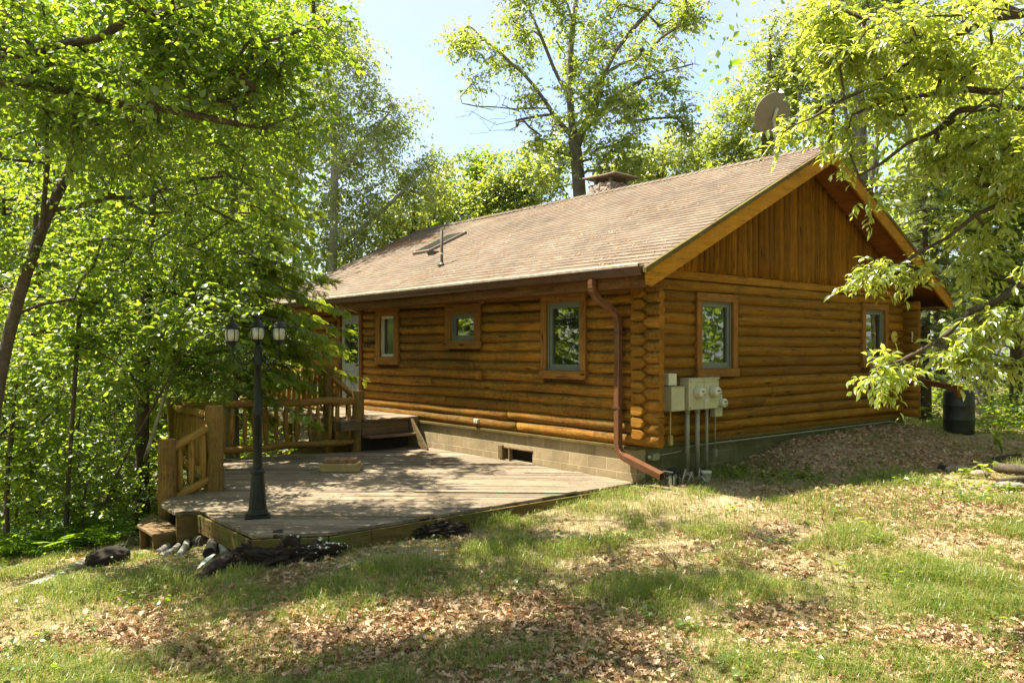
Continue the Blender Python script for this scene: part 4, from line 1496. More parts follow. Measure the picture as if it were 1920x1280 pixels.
mb.box((0.26, -0.09, -0.20), (0.40, 0.01, -0.10))
mb.tube([(0.40, -.05, -0.14), (0.95, -.05, -0.12)], 0.011, 8)
mb.build('box', M['conduit'], jb, bevel=.005)
mb = MB()
mb.lathe([(0.02, 0), (0.03, 0.03), (0.0, 0.035)], (0.25, -0.04, -0.145), 10, np.array([[0, 0, -1], [0, 1, 0], [1, 0, 0]]))
mb.build('cover', M['white'], jb)
ol = thing('wall_outlet', 'small pale double outlet on a lower log of the long wall', 'outlet', (-0.03, 3.72, 0.12))
mb = MB()
mb.box((-0.055, 3.66, 0.085), (-0.02, 3.79, 0.165))
mb.build('box', plain('stone_paint', (0.36, 0.30, 0.2), 0.6), ol, bevel=.005)
for y in (3.675, 3.735):
    MB().box((-0.068, y, 0.093), (-0.054, y + .045, 0.157)).build('cover', M['white'], ol, bevel=.004)
yd = thing('wall_disc', 'round yellowish disc on the gable wall beside the farther window', 'disc', (7.75, -0.04, 1.66))
mb = MB()
mb.lathe([(0.115, 0.0), (0.115, 0.02), (0.10, 0.035), (0.06, 0.03), (0.02, 0.045), (0.001, 0.046)], (7.76, -0.03, 1.66), 24, MY, caps=False)
mb.build('disc', M['yellow'], yd)
mb = MB()
mb.lathe([(0.02, 0.04), (0.018, 0.06), (0.001, 0.062)], (7.76, -0.03, 1.66), 10, MY)
mb.build('knob', M['trim'], yd)
th = thing('thermometer', 'slim pale thermometer on the corner log ends at the far gable corner', 'thermometer', (8.22, -0.2, 1.66))
mb = MB()
mb.box((8.165, -0.225, 1.55), (8.215, -0.205, 1.77))
mb.build('back_plate', M['white'], th, bevel=.004)
mb = MB()
mb.tube([(8.19, -.229, 1.58), (8.19, -.229, 1.74)], .006, 6)
mb.build('glass_tube', M['yellow'], th)

# wall lantern left of the door, animal ornament right of it
wl = thing('wall_lantern', 'old brass wall lantern on the logs left of the green door', 'lantern', (-0.1, 9.15, 1.9))
mb = MB()
mb.box((-0.06, 9.10, 1.80), (-0.03, 9.20, 2.02))
mb.tube([(-0.05, 9.15, 1.98), (-0.14, 9.15, 2.04), (-0.19, 9.15, 2.0)], .010, 8)
mb.build('bracket', M['pipe'], wl)
mb = MB()
mb.lathe([(0.02, 0.02), (0.045, 0.03), (0.065, 0.17), (0.08, 0.175), (0.03, 0.23), (0.01, 0.25)], (-0.19, 9.15, 1.76), 8, smooth=False)
mb.build('lantern', plain('brass', (0.30, 0.20, 0.07), 0.4, 0.6), wl)
mb = MB()
mb.lathe([(0.005, -.09), (0.02, -.05), (0.012, 0.0), (0.03, .02)], (-0.19, 9.15, 1.76), 8)
mb.build('finial', M['pipe'], wl)
hk = thing('wall_hook', 'small dark iron hook rack on the logs between the door and the narrow window', 'hook', (-0.05, 7.55, 1.5))
mb = MB()
mb.box((-0.045, 7.36, 1.52), (-0.025, 7.72, 1.57))
mb.build('plate', M['black'], hk, bevel=.004)
for y in (7.42, 7.54, 7.66):
    mb = MB()
    mb.tube([(-0.045, y, 1.55), (-0.08, y, 1.53), (-0.09, y + .01, 1.47), (-0.12, y + .02, 1.44), (-0.13, y + .02, 1.49)], .012, 7)
    mb.build('hook', M['black'], hk)

# floodlights under the gable peak
fl = thing('floodlight', 'pair of pale round floodlight bulbs under the gable peak', 'floodlight', (RX, -0.70, 4.72))
mb = MB()
mb.box((RX - .05, -0.72, 4.70), (RX + .07, -0.662, 4.82))
mb.build('base', M['white'], fl, bevel=.006)
for k, dirv in enumerate(((-0.45, -0.75, -0.55), (0.55, -0.45, -0.40))):
    d_ = unit(dirv)
    z_ = d_
    x_ = unit(np.cross([0, 0, 1], z_))
    y_ = np.cross(z_, x_)
    M3 = np.stack([x_, y_, z_], 1)
    mb = MB()
    mb.lathe([(0.022, 0.0), (0.026, 0.05), (0.05, 0.09), (0.073, 0.13), (0.073, 0.145), (0.05, 0.16), (0.001, 0.168)], (RX - 0.02 + .07 * k, -0.71, 4.73), 18, M3)
    mb.build('lamp_head', M['bulb'], fl)

# satellite dish on the ridge
dp = np.array(at(1450, 214, 14.7))
sd_ = thing('satellite_dish', 'large round grey brown satellite dish standing on the ridge near the gable', 'satellite dish', (dp[0], dp[1], roof_z(dp[0])))
nrm_ = unit([0.25, 0.78, 0.42])
xa_ = unit(np.cross([0, 0, 1], nrm_))
ya_ = np.cross(nrm_, xa_)
M3 = np.stack([xa_, ya_, nrm_], 1)
mb = MB()
pr = [(0.001, 0.0)] + [(r, 0.30 * r * r) for r in np.linspace(.04, .375, 9)] + [(0.382, 0.045), (0.382, 0.032)] + [(r, 0.30 * r * r - .012) for r in np.linspace(.372, .04, 9)] + [(0.001, -0.012)]
mb.lathe(pr, dp, 40, M3, caps=False)
mb.build('dish', M['dish'], sd_)
mb = MB()
g = np.array([dp[0] - .1, dp[1] - .12, roof_z(dp[0] - .1) - .05])
mb.tube([g, g + np.array([0, 0, .45]), dp - nrm_ * .02 - UP * .08], 0.025, 10)
mb.tube([g + np.array([.35, .2, -.1]), g + np.array([.02, 0, .42])], 0.012, 6)
mb.tube([g + np.array([-.3, .25, -.1]), g + np.array([-.02, 0, .42])], 0.012, 6)
mb.tube([dp - nrm_ * .06 + ya_ * .12, dp - nrm_ * .06 - ya_ * .14], 0.03, 8)
mb.build('mast', M['meter'], sd_)
mb = MB()
ft = dp + nrm_ * .42 - ya_ * .10
mb.tube([dp - ya_ * .36 + nrm_ * .03, ft], 0.009, 6)
mb.tube([ft - nrm_ * .05, ft + nrm_ * .06], 0.03, 10)
mb.build('feed_arm', M['meter'], sd_)

# ================================================================== rain barrel + wooden trough
bx_, by_ = 8.60, -0.95
gz = float(ground_z(bx_, by_)) - .03
ba = thing('rain_barrel', 'dark green black plastic rain barrel standing beyond the gable corner', 'barrel', (bx_, by_, gz))
mb = MB()
H = 0.90
mb.lathe([(0.262, 0.0), (0.278, 0.03), (0.283, 0.12), (0.286, 0.30), (0.292, 0.31), (0.292, 0.33), (0.286, 0.34), (0.286, 0.58), (0.292, 0.59), (0.292, 0.61), (0.286, 0.62), (0.282, 0.82), (0.272, 0.87), (0.25, 0.895), (0.235, 0.90), (0.235, 0.885), (0.02, 0.885), (0.001, 0.885)], (bx_, by_, gz), 36, caps=False)
mb.build('drum', M['barrel'], ba)
mb = MB()
mb.lathe([(0.025, 0), (0.025, .05), (0.018, .05)], (bx_ - .12, by_ - .265, gz + .12), 10, MY)
mb.build('spigot', M['barrel'], ba)
tr_ = thing('gutter_trough', 'dark brown open gutter pipe running from the cabin corner to the rain barrel', 'gutter pipe', (8.7, -.3, .5))
p, q = np.array(at(1722, 713, 15.7)), np.array(at(1797, 728, 14.6))
d_ = unit(q - p)
s_ = unit(np.cross(d_, UP))
n_2 = np.cross(s_, d_)
M3 = np.stack([d_, s_, n_2], 1)
Ln = np.linalg.norm(q - p)
mb = MB()
mb.box((0, -.05, -.055), (Ln, .05, .045), M3, p)
mb.build('channel', M['fascia'], tr_, bevel=.006)
mb = MB()
mb.box((Ln - .02, -.052, -.16), (Ln + .05, .052, .05), M3, p)
mb.build('end_spout', M['fascia'], tr_, bevel=.006)

# ================================================================== things around the corner
pot = thing('plastic_pot', 'small pale plastic pot sitting on the ground below the meters', 'pot', (1.05, -0.42, -0.50))
gz = float(ground_z(1.05, -.42)) - .02
mb = MB()
mb.lathe([(0.055, 0), (0.068, 0.13), (0.074, 0.132), (0.075, 0.165), (0.068, 0.165), (0.06, 0.05), (0.001, 0.04)], (1.05, -0.42, gz), 20, caps=False)
mb.build('pot', M['white'], pot)
mb = MB()
mb.lathe([(0.0745, 0.132), (0.079, 0.136), (0.079, 0.165), (0.0745, 0.169)], (1.05, -0.42, gz), 20)
mb.build('rim', M['white'], pot)
gl_ = thing('garden_lantern', 'small dark garden lantern with a pale glass beside the downspout end', 'lantern', (0.14, -0.52, -0.53))
gz = float(ground_z(.14, -.52)) - .02
mb = MB()
for (a, b) in ((-.06, -.06), (.06, -.06), (-.06, .06), (.06, .06)):
    mb.box((.14 + a - .009, -.52 + b - .009, gz), (.14 + a + .009, -.52 + b + .009, gz + .20))
mb.box((.06, -.60, gz), (.22, -.44, gz + .02)).box((.05, -.61, gz + .20), (.23, -.43, gz + .235)).box((.09, -.57, gz + .235), (.19, -.47, gz + .27))
mb.build('frame', M['black'], gl_, bevel=.004)
mb = MB()
mb.lathe([(0.04, .02), (0.045, .06), (0.045, .16), (0.03, .18)], (.14, -.52, gz), 14)
mb.build('glass', M['white'], gl_)
dr = thing('root_tangle', 'tangle of dry roots and stems lying below the meter pipes', 'roots', (.75, -.4, -.5))
mb = MB()
for k in range(9):
    a = np.array([rr.uniform(.35, 1.0), rr.uniform(-.55, -.3), 0])
    b = a + np.array([rr.uniform(-.3, .4), rr.uniform(-.2, .2), 0])
    ga, gb = float(ground_z(a[0], a[1])), float(ground_z(b[0], b[1]))
    mid = (a + b) / 2
    mb.tube([(a[0], a[1], ga), (mid[0], mid[1], (ga + gb) / 2 + rr.uniform(.08, .22)), (b[0], b[1], gb)], [.018, .014, .006], 6)
mb.build('stem', M['bark_pale'], dr)

# ================================================================== birch logs, rotten log, mound, black stump by the deck


def rough_log(name, label, cat, P, rad, mat, n=14, amp=0.12, group=None, capmat=None, sq=None):
    P = np.array(P, float)
    m = max(6, int(np.linalg.norm(P[-1] - P[0]) / 0.05))
    t_ = np.linspace(0, 1, m)
    k_ = np.linspace(0, 1, len(P))
    Q = np.stack([np.interp(t_, k_, P[:, i]) for i in range(3)], 1)
    for _ in range(2):
        Q[1:-1] = (Q[:-2] + 2 * Q[1:-1] + Q[2:]) / 4
    rad = np.interp(t_, np.linspace(0, 1, len(rad)), rad)
    rad = rad * (1 + rr.normal(0, amp * .35, m))
    mb = MB()
    mb.tube(Q, rad, n, capmat=1 if capmat else None, squash=sq)
    V = np.array(mb.v)
    V += rr.normal(0, amp * rad.mean() * .25, V.shape)
    mb.v = [tuple(v) for v in V]
    c = P.mean(0)
    o = mb.build(name, [mat, capmat] if capmat else mat, None, origin=tuple(c))
    return tag(o, label, cat, group)


def gp(px, py, z, up=0.0):
    d = FW + RT * (px - 960) / F + UP * (HY - py) / F
    for _ in range(25):
        p = CAM + d * ((z - CAM[2]) / d[2])
        z = z + 0.5 * (float(ground_z(p[0], p[1])) - z)
    return np.array([p[0], p[1], float(ground_z(p[0], p[1])) + up])


GB = 'pale birch and grey logs under the deck corner'
rough_log('birch_log', 'longest white birch branch, its end under the step corner', 'log', [gp(296, 1041, -.95, .03), gp(335, 1018, -.92, .06), gp(375, 1000, -.9, .10)], [.035, .045, .05], M['birch'], amp=.04, group=GB)
rough_log('birch_log', 'thin white birch branch lying lowest in the grass', 'log', [gp(302, 1046, -.95, .02), gp(325, 1036, -.93, .03), gp(348, 1018, -.92, .05)], [.026, .032, .035], M['birch'], amp=.04, group=GB)
rough_log('birch_log', 'short forked white birch branch between the long branch and the stub', 'log', [gp(336, 1043, -.93, .02), gp(349, 1030, -.92, .05), gp(356, 1012, -.92, .08)], [.03, .036, .045], M['birch'], amp=.04, group=GB)
rough_log('birch_log', 'upright white birch stub against the deck board', 'log', [gp(424, 1040, -.88, .0), gp(419, 1028, -.88, .10), gp(416, 1016, -.88, .20)], [.06, .058, .055], M['birch'], amp=.04, group=GB, capmat=M['bark_pale'])
rough_log('grey_log', 'hollow dark ended grey log between the white branches and the stub', 'log', [gp(392, 1046, -.9, .05), gp(398, 1030, -.9, .06), gp(404, 1016, -.9, .06)], [.065, .062, .06], M['bark_grey'], amp=.06, group=GB, capmat=M['rot'])
rough_log('grey_log', 'grey log with a brown cut end behind the white branches', 'log', [gp(384, 1022, -.9, .05), gp(370, 1022, -.9, .05), gp(358, 1020, -.9, .04)], [.065, .065, .06], M['bark_grey'], amp=.04, group=GB, capmat=M['bark'])


def lump(name, label, cat, c, rad, mat, seed, sub=5, amp=0.35, lichen=None, flat=0.0, rot=0.0, fr=3.0):
    import bmesh
    from mathutils import noise as mn
    bm = bmesh.new()
    bmesh.ops.create_icosphere(bm, subdivisions=sub, radius=1.0)
    cr, sr = math.cos(rot), math.sin(rot)
    for v in bm.verts:
        p = v.co.normalized()
        k = 1 + amp * mn.fractal(p * fr + Vector((seed, seed * 2, 0)), 1.0, 2.0, 4) * 0.8 + amp * .3 * mn.noise(p * fr * 5 + Vector((seed, 0, 0)))
        x, y, z = p.x * rad[0] * k, p.y * rad[1] * k, p.z * rad[2] * k
        v.co = (x * cr - y * sr, x * sr + y * cr, max(z, -rad[2] * .5))
    me = bpy.data.meshes.new(name)
    bm.to_mesh(me)
    bm.free()
    me.polygons.foreach_set('use_smooth', [True] * len(me.polygons))
    me.materials.append(mat)
    o = bpy.data.objects.new(name, me)
    COL.objects.link(o)
    o.location = c
    tag(o, label, cat)
    if lichen:
        cnt, zmin, sz = lichen
        rl_ = np.random.default_rng(seed)
        co = np.array([v.co[:] for v in me.vertices])
        no = np.array([v.normal[:] for v in me.vertices])
        fwd = co @ -FW
        okk = np.where((no[:, 2] > .35) & (co[:, 2] > zmin))[0]
        cen = rl_.choice(okk, 7)
        mbl = MB()
        for k in range(cnt):
            b_ = co[rl_.choice(cen)]
            i = okk[np.argmin(np.linalg.norm(co[okk] - (b_ + rl_.normal(0, .09, 3)), axis=1))]
            p, n_ = co[i] + no[i] * .006, no[i]
            a_ = unit(np.cross(n_, [0.3, 1, 0.2]))
            b2_ = np.cross(n_, a_)
            q = rl_.uniform(.35, 1) * sz
            th_ = np.linspace(0, 2 * math.pi, 7, endpoint=False)
            mbl.add([p + n_ * .004] + [p + (a_ * math.cos(t_) + b2_ * math.sin(t_)) * q * rl_.uniform(.6, 1.2) - n_ * .004 for t_ in th_], [(0, 1 + j, 1 + (j + 1) % 7) for j in range(7)], None, False)
        mbl.v = [tuple(np.array(v) + np.array(c)) for v in mbl.v]
        mbl.build('lichen', M['lichen'], o)
    return o


c = gp(548, 1052, -.78)
lump('rotten_log', 'big black rotten log crusted with pale lichen in front of the deck', 'log', (c[0], c[1], c[2] + .04), (0.54, 0.24, 0.21), M['rot'], 3, sub=6, amp=.5, lichen=(170, .08, .02), rot=math.atan2(RT[1], RT[0]) + .05, fr=2.2)
c = gp(425, 1078, -.85)
rough_log('rotten_branch', 'dark split branch with a pale bark strip left of the rotten log', 'branch', [gp(366, 1092, -.85, .02), gp(400, 1076, -.85, .06), gp(450, 1054, -.84, .10)], [.04, .06, .07], M['rot'], amp=.25)
rough_log('bark_strip', 'pale bark strip lying on the dark split branch', 'bark', [gp(370, 1083, -.85, .09), gp(388, 1071, -.85, .12), gp(402, 1064, -.85, .14)], [.012, .034, .02], M['lichen'], amp=.25, n=8, sq=(1.0, .35))
c = gp(785, 1004, -.66)
lump('soil_mound', 'low mound of dark crumbly soil against the front edge of the deck', 'soil heap', (c[0], c[1], c[2] + .03), (0.50, 0.22, 0.15), M['soil'], 9, sub=6, amp=.5, rot=math.atan2(RT[1], RT[0]) + .18, fr=6.5)
c = gp(203, 1056, -.95)
lump('black_stump', 'rounded black stump lying in the grass left of the deck steps', 'stump', (c[0], c[1], c[2] + .06), (0.23, 0.15, 0.115), M['rot'], 14, sub=4, amp=.16, rot=.2)
for k, (px, py, s, lb) in enumerate(((283, 1087, .06, 'small black clod in the grass below the birch branches'), (343, 1083, .075, 'black clod at the left tip of the split branch'), (318, 1092, .05, 'smallest dark clod between the two black clods'))):
    c = gp(px, py, -.93)
    lump('soil_clod', lb, 'clod', (c[0], c[1], c[2] + .01), (s * 1.3, s, s * .8), M['rot'], 30 + k, sub=3, amp=.3)
rough_log('weathered_plank', 'weathered grey board edging lying on the slope left of the deck steps', 'plank', [gp(60, 1100, -1.0, .015), gp(170, 1052, -1.0, .03), gp(262, 1010, -1.0, .03)], [.07, .08, .08], M['bark_pale'], amp=.03, n=6, sq=(1.0, .3))
rough_log('fallen_stick', 'thin grey stick leaning on the plank beside the lower step', 'stick', [gp(225, 1044, -.97, .0), gp(243, 1020, -.95, .10), gp(252, 996, -.95, .22)], [.012, .011, .008], M['bark_pale'], n=6, amp=.1)
rough_log('fallen_stick', 'pale twig lying in the grass right of the rotten log', 'stick', [gp(625, 1072, -.76, .02), gp(652, 1062, -.76, .03), gp(688, 1056, -.75, .03)], [.010, .012, .008], M['bark_pale'], n=6, amp=.1)
# logs and edging in the right foreground
rough_log('cut_log', 'short brown cut log lying at the right edge of the lawn', 'log', [gp(1868, 884, -.38, .07), gp(1900, 890, -.38, .08), gp(1960, 895, -.38, .08)], [.07, .075, .075], M['bark'], amp=.08, capmat=M['log_end'])
rough_log('cut_log', 'thin dark log behind the short brown cut log', 'log', [gp(1862, 868, -.36, .05), gp(1900, 862, -.36, .05), gp(1990, 862, -.36, .05)], [.05, .055, .05], M['rot'], amp=.06)
rough_log('cut_log', 'low grey log in front of the short brown cut log', 'log', [gp(1872, 908, -.4, .04), gp(1925, 903, -.4, .05), gp(1990, 905, -.4, .05)], [.035, .045, .04], M['bark'], amp=.12)
for k, (px, py, sx, lb) in enumerate(((1795, 884, .20, 'flat pale grey stone at the left end of the stone edging'), (1838, 892, .17, 'middle pinkish stone of the stone edging'), (1893, 916, .26, 'long pale stone at the right edge of the lawn'), (1768, 882, .10, 'dark upright stone at the end of the edging'))):
    c = gp(px, py, -.4)
    lump('edging_stone', lb, 'stone', (c[0], c[1], c[2] + .03), (sx * .85, .09, .06), M['concrete'] if k != 3 else M['rot'], 40 + k, sub=4, amp=.2, rot=math.atan2(RT[1], RT[0]) - .15, fr=2)

# ================================================================== FOLIAGE TOOLS
def raw_mesh(name, V, loops, starts, totals, mats, parent=None, smooth=False, matidx=None):
    me = bpy.data.meshes.new(name)
    o = bpy.data.objects.new(name, me)
    COL.objects.link(o)
    V = np.asarray(V, np.float32)
    if parent is not None:
        V = V - np.array(root_loc(parent), np.float32)
        o.parent = parent
    me.vertices.add(len(V))
    me.vertices.foreach_set('co', V.ravel())
    me.loops.add(len(loops))
    me.loops.foreach_set('vertex_index', np.asarray(loops, np.int32))
    me.polygons.add(len(starts))
    me.polygons.foreach_set('loop_start', np.asarray(starts, np.int32))
    me.polygons.foreach_set('loop_total', np.asarray(totals, np.int32))
    me.polygons.foreach_set('use_smooth', np.full(len(starts), smooth))
    for m in (mats if isinstance(mats, (list, tuple)) else [mats]):
        me.materials.append(m)
    if matidx is not None:
        me.polygons.foreach_set('material_index', np.asarray(matidx, np.int32))
    me.update(calc_edges=True)
    me.validate()
    return o


TM = {
    'quad': (np.array([(0, 0, 0), (.5, .30, .05), (1, 0, -.06), (.5, -.30, .05)]), [(0, 3, 2, 1)]),
    'leaf': (np.array([(0, 0, 0), (.30, .30, .05), (.66, .27, .03), (1, 0, -.12), (.66, -.27, .03), (.30, -.30, .05), (.32, 0, -.02), (.67, 0, -.05)]),
             [(0, 6, 1), (6, 7, 2, 1), (7, 3, 2), (0, 5, 6), (6, 5, 4, 7), (7, 4, 3)]),
    'lance': (np.array([(0, 0, 0), (.25, .13, .03), (.60, .155, .02), (1, 0, -.20), (.60, -.155, .02), (.25, -.13, .03), (.27, 0, 0), (.62, 0, -.05)]),
              [(0, 6, 1), (6, 7, 2, 1), (7, 3, 2), (0, 5, 6), (6, 5, 4, 7), (7, 4, 3)]),
    'lobed': (np.array([(0, 0, 0), (.16, .05, .01), (.26, .24, .05), (.36, .09, .02), (.52, .33, .08), (.62, .11, .02), (.78, .25, .07), (.84, .08, 0), (1.0, .0, -.06),
                        (.84, -.08, 0), (.78, -.25, .09), (.62, -.11, .02), (.52, -.33, .06), (.36, -.09, .02), (.26, -.24, .07), (.16, -.05, .01), (.36, 0, -.03), (.62, 0, -.03)]),
              [(0, 1, 16), (1, 2, 3, 16), (3, 4, 5, 17), (3, 17, 16), (5, 6, 7, 17), (7, 8, 17), (0, 16, 15), (15, 16, 13, 14), (13, 16, 17), (13, 17, 11, 12), (11, 17, 9, 10), (9, 17, 8)]),
}
# flat branching spray of a cedar and a tuft of conifer needles, a fern frond
_v, _f = [], []


def strip(p, q, w0, w1):
    p, q = np.array(p, float), np.array(q, float)
    d_ = q - p
    s_ = np.array([-d_[1], d_[0], 0])
    s_ /= np.linalg.norm(s_) + 1e-9
    o = len(_v)
    _v.extend([p + s_ * w0, p - s_ * w0, q - s_ * w1, q + s_ * w1])
    _f.append((o, o + 1, o + 2, o + 3))


strip((0, 0, 0), (1, 0, -.22), .025, .012)
for k, x in enumerate((.10, .22, .34, .46, .58, .70, .82)):
    for sg in (1, -1):
        L = .46 * (1 - x * .62)
        z = -.22 * x * x
        e = (x + L * .75, sg * L * .70, z - .10 * L - .05)
        strip((x, 0, z), e, .022, .030)
        strip((x + L * .35, sg * L * .33, z - .04), (x + L * .92, sg * L * .40, z - .12 * L - .05), .020, .018)
TM['cedar'] = (np.array(_v), list(_f))
_v, _f = [], []
for k in range(9):
    q = -1.25 + 2.5 * k / 8
    strip((0.02 * k, 0, 0), (.15 + math.cos(q) * .85, math.sin(q) * .8, .12 * math.sin(k * 2.3)), .03, .012)
TM['needle'] = (np.array(_v), list(_f))
_v, _f = [], []
for k in range(9):
    x = .08 + .1 * k
    z = .30 * math.sin(x * 2.4) - .25 * x
    x2 = x + .1
    z2 = .30 * math.sin(x2 * 2.4) - .25 * x2
    strip((x - .08 if k == 0 else x, 0, z), (x2, 0, z2), .010, .008)
    L = .30 * math.sin(min(math.pi * .97, (x + .12) * 2.55)) + .03
    for sg in (1, -1):
        strip((x, 0, z), (x + .10, sg * L, z - .05), .030, .008)
TM['fern'] = (np.array(_v), list(_f))


def nrm(a):
    return a / (np.linalg.norm(a, axis=-1, keepdims=True) + 1e-12)


def leaf_arrays(base, d, n, size, tmpl, wid=1.0, curl=1.0):
    tv, tf = TM[tmpl]
    base, d, n = np.asarray(base, float), nrm(np.asarray(d, float)), np.asarray(n, float)
    N = len(base)
    yv = nrm(np.cross(n, d))
    zv = np.cross(d, yv)
    size = np.broadcast_to(size, (N,))
    curl = np.broadcast_to(curl, (N,))
    wid = np.broadcast_to(wid, (N,))
    V = base[:, None, :] + size[:, None, None] * (tv[None, :, 0:1] * d[:, None, :] + tv[None, :, 1:2] * wid[:, None, None] * yv[:, None, :] + tv[None, :, 2:3] * curl[:, None, None] * zv[:, None, :])
    k = len(tv)
    tl = np.concatenate([np.array(f) for f in tf])
    tt = np.array([len(f) for f in tf])
    loops = (tl[None, :] + (np.arange(N) * k)[:, None]).ravel()
    tot = np.tile(tt, N)
    return V.reshape(-1, 3), loops, tot


def leaf_mesh(name, parts, mats, parent):
    """parts: list of (V, loops, totals[, matidx])"""
    Vs, Ls, Ts, Ms = [], [], [], []
    o = 0
    for p in parts:
        Vs.append(p[0])
        Ls.append(p[1] + o)
        Ts.append(p[2])
        Ms.append(np.full(len(p[2]), p[3] if len(p) > 3 else 0))
        o += len(p[0])
    V, L, T = np.concatenate(Vs), np.concatenate(Ls), np.concatenate(Ts)
    st_ = np.concatenate([[0], np.cumsum(T)[:-1]])
    return raw_mesh(name, V, L, st_, T, mats, parent, matidx=np.concatenate(Ms))


def tube_arrays(P, r, n):
    m = len(P)
    tan = np.gradient(P, axis=0) if m > 2 else np.repeat([P[-1] - P[0]], m, 0)
    tan = nrm(tan)
    ref = np.where(np.abs(tan[:, 2:3]) < .9, np.array([[0, 0, 1.0]]), np.array([[1.0, 0, 0]]))
    if (np.abs(tan[:, 2]) > .8).any():
        ref = np.repeat([[0.93, 0.36, 0.02]], m, 0)
    B = nrm(np.cross(ref, tan))
    Nn = np.cross(tan, B)
    a = np.linspace(0, 2 * math.pi, n, endpoint=False)
    V = P[:, None, :] + r[:, None, None] * (np.cos(a)[None, :, None] * B[:, None, :] + np.sin(a)[None, :, None] * Nn[:, None, :])
    i = np.arange(m - 1)[:, None]
    j = np.arange(n)[None, :]
    k = (j + 1) % n
    Q = np.stack([i * n + j, i * n + k, (i + 1) * n + k, (i + 1) * n + j], -1).reshape(-1)
    return V.reshape(-1, 3), Q, np.full((m - 1) * n, 4)


def blob(px, py, D, rx, ry, rd, n, rng, clump=4):
    """leaf cluster positions in an ellipsoid of the crown, gathered in clumps"""
    nc = max(1, n // clump)
    def ball(k):
        q = nrm(rng.normal(size=(k, 3))) * (rng.random((k, 1)) ** 0.42)
        return q
    c = ball(nc)
    q = np.repeat(c, clump, 0) + ball(nc * clump) * 0.17
    s_ = D / F
    return at(px, py, D)[None] + q[:, 0:1] * RT * rx * s_ + q[:, 1:2] * UP * ry * s_ + q[:, 2:3] * FW * rd


def resample(pts, step):
    pts = np.asarray(pts, float)
    L = np.concatenate([[0], np.cumsum(np.linalg.norm(np.diff(pts, axis=0), axis=1))])
    n = max(2, int(L[-1] / step) + 1)
    t_ = np.linspace(0, L[-1], n)
    Q = np.stack([np.interp(t_, L, pts[:, i]) for i in range(3)], 1)
    for _ in range(3):
        if n > 2:
            Q[1:-1] = (Q[:-2] + 2 * Q[1:-1] + Q[2:]) / 4
    return Q


